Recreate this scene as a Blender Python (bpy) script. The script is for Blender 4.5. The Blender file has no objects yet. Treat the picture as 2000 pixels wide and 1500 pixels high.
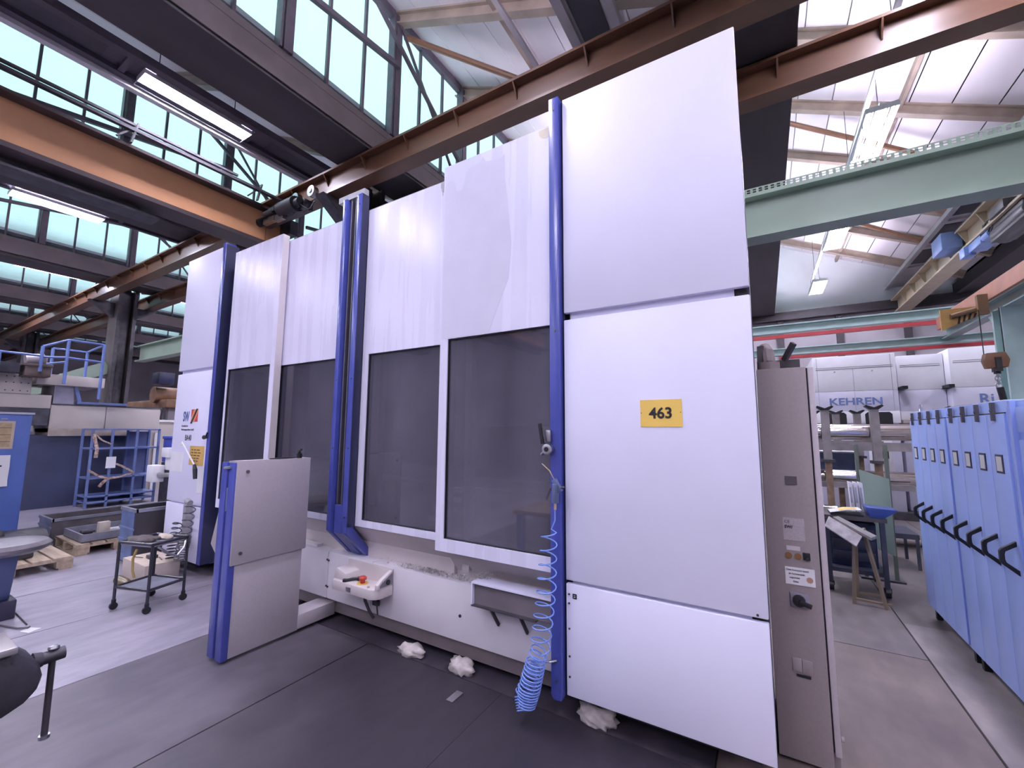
import bpy, bmesh, math, random
from mathutils import Vector, Matrix
random.seed(7)
PI = math.pi
SC = bpy.context.scene
COL = SC.collection

# ------------------------------------------------------------------ camera
cam_d = bpy.data.cameras.new('camera')
cam_d.sensor_fit = 'HORIZONTAL'; cam_d.sensor_width = 36.0
cam_d.lens = 819.96 / 2000 * 36.0
cam_d.clip_start = 0.05; cam_d.clip_end = 400
cam = bpy.data.objects.new('camera', cam_d); COL.objects.link(cam)
yaw, pit, rol = 0.540119, 0.1127726, 0.0057266
fwd = Vector((-math.sin(yaw)*math.cos(pit), math.cos(yaw)*math.cos(pit), math.sin(pit)))
rgt = fwd.cross(Vector((0, 0, 1))).normalized(); up = rgt.cross(fwd)
r2 = rgt*math.cos(rol) + up*math.sin(rol); u2 = up*math.cos(rol) - rgt*math.sin(rol)
m3 = Matrix((r2, u2, -fwd)).transposed()
cam.matrix_world = Matrix.Translation((0, 0, 1.65)) @ m3.to_4x4()
SC.camera = cam

# ------------------------------------------------------------------ exposure
SC.view_settings.view_transform = 'Standard'
SC.view_settings.look = 'None'
SC.view_settings.exposure = 0.38
SC.view_settings.gamma = 1.0
SC.view_settings.use_curve_mapping = False
SC.cycles.use_denoising = True
SC.cycles.max_bounces = 5
SC.cycles.diffuse_bounces = 4
SC.cycles.use_adaptive_sampling = True
SC.cycles.adaptive_threshold = 0.05
SC.cycles.adaptive_min_samples = 16
SC.cycles.glossy_bounces = 3
SC.cycles.transparent_max_bounces = 8
SC.cycles.sample_clamp_indirect = 6.0
SC.cycles.caustics_reflective = False
SC.cycles.caustics_refractive = False

# ------------------------------------------------------------------ overcast sky
SKY_ZENITH = (0.92, 1.40, 1.48)
SKY_HORIZON = (0.53, 0.82, 0.86)
LAMP_POWER = 152.0                    # radiance of the fluorescent tubes
w = bpy.data.worlds.new('overcast_sky'); SC.world = w; w.use_nodes = True
nt = w.node_tree; nt.nodes.clear()
tc = nt.nodes.new('ShaderNodeTexCoord'); sp = nt.nodes.new('ShaderNodeSeparateXYZ')
cr = nt.nodes.new('ShaderNodeValToRGB'); bg = nt.nodes.new('ShaderNodeBackground'); wo = nt.nodes.new('ShaderNodeOutputWorld')
cr.color_ramp.elements[0].position = 0.0; cr.color_ramp.elements[1].position = 1.0
cr.color_ramp.elements[0].color = (*[c/3.0 for c in SKY_HORIZON], 1)
cr.color_ramp.elements[1].color = (*[c/3.0 for c in SKY_ZENITH], 1)
bg.inputs['Strength'].default_value = 3.0
nt.links.new(tc.outputs['Generated'], sp.inputs[0]); nt.links.new(sp.outputs['Z'], cr.inputs[0])
nt.links.new(cr.outputs[0], bg.inputs[0]); nt.links.new(bg.outputs[0], wo.inputs[0])

# ------------------------------------------------------------------ roof layout (metres)
XR = {n: 0.44 + 5.0*(n-3) for n in range(-4, 6)}      # right face of every valley girder
GW = 0.60                                             # girder width
ZB, ZS, ZT = 5.58, 6.02, 8.03                         # girder underside, window sill, window head
YN, YF = -11.0, 16.5                                  # hall ends
XW, XE = -34.0, 13.0
for n in range(-2, 5):                                # daylight portals in the window openings
    ld = bpy.data.lights.new('daylight_portal', 'AREA'); ld.shape = 'RECTANGLE'
    ld.size = ZT-ZS-0.02; ld.size_y = YF-YN-0.1
    lo = bpy.data.objects.new('daylight_portal', ld); COL.objects.link(lo)
    lo.location = (XR[n]-0.09, (YN+YF)/2, (ZS+ZT)/2); lo.rotation_euler = (0, -PI/2, 0)
    ld.cycles.is_portal = True

# ================================================================== materials
MATS = {}
def mat(name, col, rough=0.5, metal=0.0, var=0.12, scale=6.0, bump=0.0, stretch=None, rvar=0.0, spec=0.5, col2=None, detail=4.0):
    if name in MATS: return MATS[name]
    m = bpy.data.materials.new(name); m.use_nodes = True; MATS[name] = m
    t = m.node_tree; b = t.nodes['Principled BSDF']
    b.inputs['Roughness'].default_value = rough; b.inputs['Metallic'].default_value = metal
    b.inputs['Specular IOR Level'].default_value = spec
    tx = t.nodes.new('ShaderNodeTexCoord'); mp = t.nodes.new('ShaderNodeMapping'); nz = t.nodes.new('ShaderNodeTexNoise')
    geo = t.nodes.new('ShaderNodeNewGeometry')
    t.links.new(geo.outputs['Position'], mp.inputs['Vector'])
    if stretch: mp.inputs['Scale'].default_value = stretch
    nz.inputs['Scale'].default_value = scale; nz.inputs['Detail'].default_value = detail
    t.links.new(mp.outputs[0], nz.inputs['Vector'])
    r = t.nodes.new('ShaderNodeValToRGB')
    lo = [max(0, c*(1-var)) for c in col]; hi = [min(1, c*(1+var*0.6)) for c in col]
    if col2: lo, hi = col2, col
    r.color_ramp.elements[0].color = (*lo, 1); r.color_ramp.elements[0].position = 0.3
    r.color_ramp.elements[1].color = (*hi, 1); r.color_ramp.elements[1].position = 0.7
    t.links.new(nz.outputs['Fac'], r.inputs[0]); t.links.new(r.outputs[0], b.inputs['Base Color'])
    if rvar:
        mr = t.nodes.new('ShaderNodeMapRange')
        mr.inputs['From Min'].default_value = 0.3; mr.inputs['From Max'].default_value = 0.7
        mr.inputs['To Min'].default_value = max(0.03, rough-rvar); mr.inputs['To Max'].default_value = min(1, rough+rvar)
        t.links.new(nz.outputs['Fac'], mr.inputs['Value']); t.links.new(mr.outputs[0], b.inputs['Roughness'])
    if bump:
        bp = t.nodes.new('ShaderNodeBump'); bp.inputs['Strength'].default_value = bump; bp.inputs['Distance'].default_value = 0.01
        t.links.new(nz.outputs['Fac'], bp.inputs['Height']); t.links.new(bp.outputs[0], b.inputs['Normal'])
    return m
def emis(name, col, s):
    m = bpy.data.materials.new(name); m.use_nodes = True; MATS[name] = m
    t = m.node_tree; t.nodes.clear(); e = t.nodes.new('ShaderNodeEmission'); o = t.nodes.new('ShaderNodeOutputMaterial')
    e.inputs[0].default_value = (*col, 1); e.inputs[1].default_value = s; t.links.new(e.outputs[0], o.inputs[0]); return m
def glassy(name, tint, fac, gcol, rough, scale=3.0, dirt=None, spec=.5):
    """thin pane: see-through share + glossy/diffuse film with streaky grime"""
    m = bpy.data.materials.new(name); m.use_nodes = True; MATS[name] = m
    t = m.node_tree; b = t.nodes['Principled BSDF']; o = t.nodes['Material Output']
    tr = t.nodes.new('ShaderNodeBsdfTransparent'); tr.inputs[0].default_value = (*tint, 1)
    mx = t.nodes.new('ShaderNodeMixShader'); geo = t.nodes.new('ShaderNodeNewGeometry')
    mp = t.nodes.new('ShaderNodeMapping'); nz = t.nodes.new('ShaderNodeTexNoise'); mr = t.nodes.new('ShaderNodeMapRange')
    mp.inputs['Scale'].default_value = (3, 3, 0.7); nz.inputs['Scale'].default_value = scale; nz.inputs['Detail'].default_value = 5
    mr.inputs['From Min'].default_value = 0.3; mr.inputs['From Max'].default_value = 0.75
    mr.inputs['To Min'].default_value = fac*0.85; mr.inputs['To Max'].default_value = min(1, fac*1.15)
    t.links.new(geo.outputs['Position'], mp.inputs[0]); t.links.new(mp.outputs[0], nz.inputs['Vector']); t.links.new(nz.outputs['Fac'], mr.inputs['Value'])
    b.inputs['Base Color'].default_value = (*gcol, 1); b.inputs['Roughness'].default_value = rough
    b.inputs['Specular IOR Level'].default_value = spec
    if dirt: b.inputs['IOR'].default_value = 1.75
    if dirt:
        r = t.nodes.new('ShaderNodeValToRGB'); r.color_ramp.elements[0].position = .35; r.color_ramp.elements[1].position = .7
        r.color_ramp.elements[0].color = (*gcol, 1); r.color_ramp.elements[1].color = (*dirt, 1)
        t.links.new(nz.outputs['Fac'], r.inputs[0]); t.links.new(r.outputs[0], b.inputs['Base Color'])
    t.links.new(mr.outputs[0], mx.inputs[0]); t.links.new(tr.outputs[0], mx.inputs[1]); t.links.new(b.outputs[0], mx.inputs[2]); t.links.new(mx.outputs[0], o.inputs[0])
    return m

paint = mat('machine_paint', (.79, .785, .95), .48, var=.03, scale=2.0, rvar=.05)
door_paint = mat('door_paint', (.77, .76, .92), .28, var=.04, scale=1.7, stretch=(5, 5, .22), rvar=.09)
door_edge = mat('door_edge_shaded', (.62, .57, .57), .4, var=.05)  # white door paint with edge shade put into the colour; apron shares it
blue_post = mat('blue_post_paint', (.065, .085, .36), .25, var=.1)
navy = mat('navy_paint', (.02, .024, .07), .45)
taupe = mat('taupe_cabinet_paint', (.31, .265, .27), .5, var=.05, scale=60)
dark_gap = mat('dark_interior', (.035, .032, .04), .7)
inner_grey = mat('machine_inside', (.22, .21, .25), .45, var=.3, scale=4)
beige_in = mat('machine_inside_pillar', (.60, .57, .58), .5)
black = mat('black_plastic', (.012, .012, .016), .4)
steel = mat('bare_steel', (.52, .52, .55), .28, 1.0, var=.2, scale=12)
dsteel = mat('dark_steel', (.10, .095, .11), .45, .5, var=.3, scale=8)
girder_m = mat('girder_paint', (.05, .043, .05), .6, var=.25, scale=2.5, stretch=(1, .3, 1))
sill_m = mat('sill_paint', (.22, .19, .195), .6, var=.2, scale=2)
board_m = mat('roof_board', (.93, .86, .89), .65, var=.05, scale=2.5, stretch=(1, .25, 1))
rafter_m = mat('rafter_paint', (.42, .33, .27), .55, var=.2, scale=3)
duct_m = mat('duct_sheet', (.55, .52, .54), .5, var=.15, scale=2)
duct_k = mat('duct_backlit', (.085, .075, .10), .55, var=.2, scale=2)  # duct sheet with the backlit bays' shade put into the colour
duct_d = mat('duct_recess', (.07, .065, .08), .7)
frame_m = mat('window_steel', (.13, .11, .14), .5, var=.2)
rail_m = mat('brown_rail_paint', (.125, .062, .036), .36, var=.25, scale=2.5, stretch=(.5, 1, 2))
orange_m = mat('orange_crane_paint', (.66, .34, .17), .42, var=.18, scale=1.2)
green_m = mat('sage_green_paint', (.32, .42, .33), .4, var=.12, scale=2)
ltgreen_m = mat('mint_green_paint', (.42, .58, .56), .35, var=.08)
red_m = mat('red_rail_paint', (.48, .06, .07), .4, var=.15)
concrete_col = mat('column_steel', (.085, .072, .068), .6, var=.3, scale=2.5)
wall_m = mat('white_wall', (.92, .92, .96), .8, var=.10, scale=.7)
wall_g = mat('grey_wall', (.42, .39, .42), .8, var=.15, scale=.8)
locker_m = mat('locker_paint', (.40, .53, 1.0), .34, var=.06, scale=2, rvar=.05)
beige_m = mat('mill_beige', (.55, .50, .45), .5, var=.1, scale=2)
dblue_m = mat('dark_blue_base', (.045, .055, .11), .5, var=.35, scale=1.5)
blue_m = mat('shop_blue', (.10, .17, .48), .45, var=.15, scale=2)
rackb_m = mat('rack_blue', (.16, .22, .45), .45, var=.15)
wood_m = mat('pallet_wood', (.42, .33, .24), .75, var=.35, scale=5, stretch=(.4, 3, 3))
paper_m = mat('white_paper', (.80, .79, .82), .7, var=.03)
yellow_m = mat('yellow_card', (.88, .60, .13), .5, var=.04)
ink = mat('black_ink', (.012, .010, .012), .6, var=0)
inkb = mat('blue_ink', (.05, .09, .28), .6, var=0)
glass_m = glassy('window_glass', (.93, 1, 1), .07, (.75, .8, .82), .08)
door_glass = glassy('smoked_glass', (.62, .60, .66), .50, (.125, .12, .165), .04, .55, dirt=(.20, .195, .255), spec=1.0)
lamp_m = emis('tube_light', (.93, .88, 1.10), LAMP_POWER)
white_m = mat('white_enamel', (.80, .80, .82), .4, var=.04)

# ================================================================== mesh helpers
class MB:
    def __init__(s): s.v = []; s.f = []; s.bev = 0
    def add(s, vs, fs):
        o = len(s.v); s.v += [tuple(v) for v in vs]; s.f += [tuple(i+o for i in f) for f in fs]; return s
    def box(s, x0, x1, y0, y1, z0, z1):
        return s.add([(x0,y0,z0),(x1,y0,z0),(x1,y1,z0),(x0,y1,z0),(x0,y0,z1),(x1,y0,z1),(x1,y1,z1),(x0,y1,z1)],
                     [(0,3,2,1),(4,5,6,7),(0,1,5,4),(1,2,6,5),(2,3,7,6),(3,0,4,7)])
    def prism(s, poly, ax, a, b):
        n = len(poly)
        def P(p, t):
            return (t, p[0], p[1]) if ax == 'x' else (p[0], t, p[1]) if ax == 'y' else (p[0], p[1], t)
        return s.add([P(p, a) for p in poly]+[P(p, b) for p in poly],
                     [tuple(range(n)), tuple(range(2*n-1, n-1, -1))]+[(i, (i+1) % n, n+(i+1) % n, n+i) for i in range(n)])
    def cyl(s, p0, p1, r0, r1=None, n=12, cap=True):
        p0 = Vector(p0); p1 = Vector(p1); r1 = r0 if r1 is None else r1
        d = (p1-p0).normalized(); a = d.orthogonal().normalized(); b = d.cross(a)
        vs = [p0+(a*math.cos(2*PI*i/n)+b*math.sin(2*PI*i/n))*r0 for i in range(n)]+[p1+(a*math.cos(2*PI*i/n)+b*math.sin(2*PI*i/n))*r1 for i in range(n)]
        fs = [(i, (i+1) % n, n+(i+1) % n, n+i) for i in range(n)]
        if cap: fs += [tuple(range(n-1, -1, -1)), tuple(range(n, 2*n))]
        return s.add(vs, fs)
    def bar(s, p0, p1, w, h):
        """rectangular bar between two points"""
        p0 = Vector(p0); p1 = Vector(p1); d = (p1-p0).normalized()
        a = d.cross(Vector((0,0,1)))
        a = Vector((1,0,0)) if a.length < 1e-3 else a.normalized()
        b = a.cross(d)
        o = [a*w/2+b*h/2, -a*w/2+b*h/2, -a*w/2-b*h/2, a*w/2-b*h/2]
        return s.add([p0+q for q in o]+[p1+q for q in o], [(0,1,2,3),(7,6,5,4)]+[(i, i+4, (i+1) % 4+4, (i+1) % 4) for i in range(4)])
    def tube(s, path, r, n=6, cap=True):
        path = [Vector(p) for p in path]; m = len(path); rings = []
        a = None
        for i, p in enumerate(path):
            d = (path[min(i+1, m-1)]-path[max(i-1, 0)]).normalized()
            if a is None: a = d.orthogonal().normalized()
            else:
                a = a-d*a.dot(d)
                a = d.orthogonal().normalized() if a.length < 1e-4 else a.normalized()
            b = d.cross(a); rr = r[i] if isinstance(r, (list, tuple)) else r
            rings.append([p+(a*math.cos(2*PI*k/n)+b*math.sin(2*PI*k/n))*rr for k in range(n)])
        vs = [q for rg in rings for q in rg]
        fs = [(i*n+k, i*n+(k+1) % n, (i+1)*n+(k+1) % n, (i+1)*n+k) for i in range(m-1) for k in range(n)]
        if cap: fs += [tuple(range(n-1, -1, -1)), tuple(range((m-1)*n, m*n))]
        return s.add(vs, fs)
    def lathe(s, prof, c, ax='z', n=16):
        vs = []; m = len(prof)
        for r, h in prof:
            for k in range(n):
                a, b = r*math.cos(2*PI*k/n), r*math.sin(2*PI*k/n)
                q = (a, b, h) if ax == 'z' else (h, a, b) if ax == 'x' else (a, h, b)
                vs.append((c[0]+q[0], c[1]+q[1], c[2]+q[2]))
        fs = [(i*n+k, i*n+(k+1) % n, (i+1)*n+(k+1) % n, (i+1)*n+k) for i in range(m-1) for k in range(n)]
        fs += [tuple(range(n-1, -1, -1)), tuple(range((m-1)*n, m*n))]
        return s.add(vs, fs)
    def ibeam(s, ax, a, b, c, z0, z1, w, t=.03):
        """I-section from a to b along x or y, at cross position c"""
        tw = t*.7
        for (q0, q1, h0, h1) in ((c-w/2, c+w/2, z0, z0+t), (c-w/2, c+w/2, z1-t, z1), (c-tw/2, c+tw/2, z0+t, z1-t)):
            s.box(a, b, q0, q1, h0, h1) if ax == 'x' else s.box(q0, q1, a, b, h0, h1)
        return s
    def build(s, name, m, parent=None, bev=0, smooth=True, base=None):
        me = bpy.data.meshes.new(name)
        off = Vector(parent.matrix_world.translation) if (parent is not None and base is None) else Vector(base or (0,0,0))
        if parent is not None and base is None: off = wloc(parent)
        me.from_pydata([Vector(v)-off for v in s.v], [], s.f)
        bm = bmesh.new(); bm.from_mesh(me)
        bmesh.ops.recalc_face_normals(bm, faces=bm.faces)
        if bev:
            ed = [e for e in bm.edges if len(e.link_faces) == 2 and e.calc_face_angle(0) > .5]
            bmesh.ops.bevel(bm, geom=ed, offset=bev, segments=2, affect='EDGES', profile=.5, clamp_overlap=True)
        bm.to_mesh(me); bm.free()
        for p in me.polygons: p.use_smooth = smooth
        if smooth: me.set_sharp_from_angle(angle=.6)
        me.materials.append(m)
        o = bpy.data.objects.new(name, me); COL.objects.link(o)
        if parent is not None: o.parent = parent
        elif base is not None: o.location = base
        return o
def wloc(o):
    l = Vector(o.location)
    while o.parent is not None:
        o = o.parent; l = l+Vector(o.location)
    return l
def tag(o, label=None, cat=None, group=None, kind=None):
    if label: o['label'] = label
    if cat: o['category'] = cat
    if group: o['group'] = group
    if kind: o['kind'] = kind
    return o
def thing(name, label, cat, loc=(0,0,0), group=None, kind=None):
    o = bpy.data.objects.new(name, None); COL.objects.link(o); o.location = loc; o.empty_display_size = .1
    return tag(o, label, cat, group, kind)
def struct(name, label=None, loc=(0,0,0)):
    o = bpy.data.objects.new(name, None); COL.objects.link(o); o.location = loc
    return tag(o, label, None, None, 'structure')
def share(src, parent, off, name=None):
    c = bpy.data.objects.new(name or src.name.split('.')[0], src.data); COL.objects.link(c); c.parent = parent
    c.location = Vector(src.location)+Vector(off); c.rotation_euler = src.rotation_euler; return c
def copy_tree(o, parent=None):
    c = o.copy(); COL.objects.link(c); c.parent = parent
    for ch in list(o.children): copy_tree(ch, c)
    return c
def box(name, m, parent, *b, bev=0): return MB().box(*b).build(name, m, parent, bev)
def text(name, s, size, m, parent, loc, rot, ext=.0006, sx=1.0, align='LEFT', bold=0.0):
    cu = bpy.data.curves.new(name, 'FONT'); cu.body = s; cu.size = size; cu.extrude = ext; cu.align_x = align; cu.offset = bold
    cu.resolution_u = 3
    t = bpy.data.objects.new(name, cu); COL.objects.link(t)
    dg = bpy.context.evaluated_depsgraph_get(); me = bpy.data.meshes.new_from_object(t.evaluated_get(dg))
    bpy.data.objects.remove(t); bpy.data.curves.remove(cu)
    me.name = name
    me.materials.clear(); me.materials.append(m)
    o = bpy.data.objects.new(name, me); COL.objects.link(o); o.parent = parent
    o.location = Vector(loc)-(wloc(parent) if parent else Vector()); o.rotation_euler = rot; o.scale = (sx, 1, 1)
    return o
FRONT = (PI/2, 0, 0)          # lettering on a face that looks towards -Y
RIGHT = (PI/2, 0, PI/2)       # lettering on a face that looks towards +X

# ================================================================== floor
def floor_mat(name, base, dark, rough, sc=1.1):
    m = bpy.data.materials.new(name); m.use_nodes = True; MATS[name] = m
    t = m.node_tree; b = t.nodes['Principled BSDF']
    geo = t.nodes.new('ShaderNodeNewGeometry')
    n1 = t.nodes.new('ShaderNodeTexNoise'); n1.inputs['Scale'].default_value = sc; n1.inputs['Detail'].default_value = 6
    n2 = t.nodes.new('ShaderNodeTexNoise'); n2.inputs['Scale'].default_value = 9; n2.inputs['Detail'].default_value = 5
    mp = t.nodes.new('ShaderNodeMapping'); mp.inputs['Scale'].default_value = (1, .35, 1); mp.inputs['Rotation'].default_value = (0, 0, .5)
    t.links.new(geo.outputs['Position'], n1.inputs['Vector']); t.links.new(geo.outputs['Position'], mp.inputs[0]); t.links.new(mp.outputs[0], n2.inputs['Vector'])
    r1 = t.nodes.new('ShaderNodeValToRGB'); r1.color_ramp.elements[0].position = .36; r1.color_ramp.elements[1].position = .66
    r1.color_ramp.elements[0].color = (*dark, 1); r1.color_ramp.elements[1].color = (*base, 1)
    r2_ = t.nodes.new('ShaderNodeValToRGB'); r2_.color_ramp.elements[0].position = .3; r2_.color_ramp.elements[1].position = .75
    r2_.color_ramp.elements[0].color = (.72, .72, .72, 1); r2_.color_ramp.elements[1].color = (1.15, 1.12, 1.1, 1)
    mx = t.nodes.new('ShaderNodeMix'); mx.data_type = 'RGBA'; mx.blend_type = 'MULTIPLY'; mx.inputs['Factor'].default_value = 1
    t.links.new(n1.outputs['Fac'], r1.inputs[0]); t.links.new(n2.outputs['Fac'], r2_.inputs[0])
    t.links.new(r1.outputs[0], mx.inputs['A']); t.links.new(r2_.outputs[0], mx.inputs['B']); t.links.new(mx.outputs['Result'], b.inputs['Base Color'])
    mr = t.nodes.new('ShaderNodeMapRange'); mr.inputs['To Min'].default_value = rough-.12; mr.inputs['To Max'].default_value = rough+.15
    t.links.new(n2.outputs['Fac'], mr.inputs['Value']); t.links.new(mr.outputs[0], b.inputs['Roughness'])
    bp = t.nodes.new('ShaderNodeBump'); bp.inputs['Strength'].default_value = .12; bp.inputs['Distance'].default_value = .01
    t.links.new(n2.outputs['Fac'], bp.inputs['Height']); t.links.new(bp.outputs[0], b.inputs['Normal'])
    return m
def stain_and_shade(m, oil_shade, u0, u1):
    """oily stain with shadow painted in, ragged, darkening towards the machine front"""
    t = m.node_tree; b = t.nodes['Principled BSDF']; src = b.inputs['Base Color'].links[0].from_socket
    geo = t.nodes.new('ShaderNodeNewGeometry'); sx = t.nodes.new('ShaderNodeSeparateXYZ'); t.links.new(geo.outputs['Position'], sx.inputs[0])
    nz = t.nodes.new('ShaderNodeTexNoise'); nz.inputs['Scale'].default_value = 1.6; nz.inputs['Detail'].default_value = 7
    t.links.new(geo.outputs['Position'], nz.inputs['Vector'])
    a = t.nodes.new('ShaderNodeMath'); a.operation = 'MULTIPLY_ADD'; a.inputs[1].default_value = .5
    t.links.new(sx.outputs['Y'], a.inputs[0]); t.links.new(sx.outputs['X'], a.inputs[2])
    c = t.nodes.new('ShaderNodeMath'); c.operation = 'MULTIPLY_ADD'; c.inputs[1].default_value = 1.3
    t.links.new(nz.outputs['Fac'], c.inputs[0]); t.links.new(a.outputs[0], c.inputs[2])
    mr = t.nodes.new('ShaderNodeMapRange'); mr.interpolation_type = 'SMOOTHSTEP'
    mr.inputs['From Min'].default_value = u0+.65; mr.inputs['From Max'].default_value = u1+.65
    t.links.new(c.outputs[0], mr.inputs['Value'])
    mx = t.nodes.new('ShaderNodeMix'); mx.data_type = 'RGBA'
    t.links.new(mr.outputs[0], mx.inputs['Factor']); t.links.new(src, mx.inputs['A']); mx.inputs['B'].default_value = (*oil_shade, 1)
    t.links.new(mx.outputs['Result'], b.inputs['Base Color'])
fl_light = floor_mat('floor_worn_sealed', (.42, .40, .47), (.32, .305, .37), .34)
fl_mid = floor_mat('floor_worn_grey', (.19, .17, .195), (.11, .10, .125), .50)
fl_oil = floor_mat('floor_oil_soaked', (.066, .056, .076), (.036, .032, .046), .42)
stain_and_shade(fl_mid, (.026, .022, .032), -2.85, -1.25)  # floor stain and painted shadow share one dark colour
fl_far = floor_mat('floor_far_grey', (.22, .19, .19), (.13, .115, .12), .5)
fl_brown = floor_mat('floor_brown_worn', (.24, .19, .165), (.13, .10, .10), .55)
fl_strip = floor_mat('floor_bare_screed', (.33, .29, .285), (.22, .19, .19), .6)
fl_base = mat('floor_joint', (.03, .028, .03), .9)
floor = struct('floor', 'worn grey factory floor in several sealed slabs')
box('sub_floor', fl_base, floor, XW, XE, YN, YF, -.30, -.012)
def slab(m, x0, x1, y0, y1, top=0.0):
    box('slab', m, floor, x0, x1, y0, y1, -.03, top)
g = .005
xs = [XW, -26.0, -18.0, -13.8, -11.3, -8.85, -6.41, -5.19, -3.97]
for a, b in zip(xs, xs[1:]): slab(fl_light, a+g, b-g, YN, YF)
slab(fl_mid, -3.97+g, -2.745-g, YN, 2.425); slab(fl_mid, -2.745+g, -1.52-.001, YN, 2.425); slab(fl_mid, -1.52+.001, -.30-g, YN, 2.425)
slab(fl_oil, -3.97+g, -.30-g, 2.437, YF, -.004)
slab(fl_brown, -.30+g, .945-g, YN, 4.385); slab(fl_far, -.30+g, .945-g, 4.395, YF)
slab(fl_strip, .945+g, 2.2-g, YN, 5.09, .006); slab(fl_far, .945+g, 2.2-g, 5.10, YF)
slab(fl_far, 2.2+g, XE, YN, YF)

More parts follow.
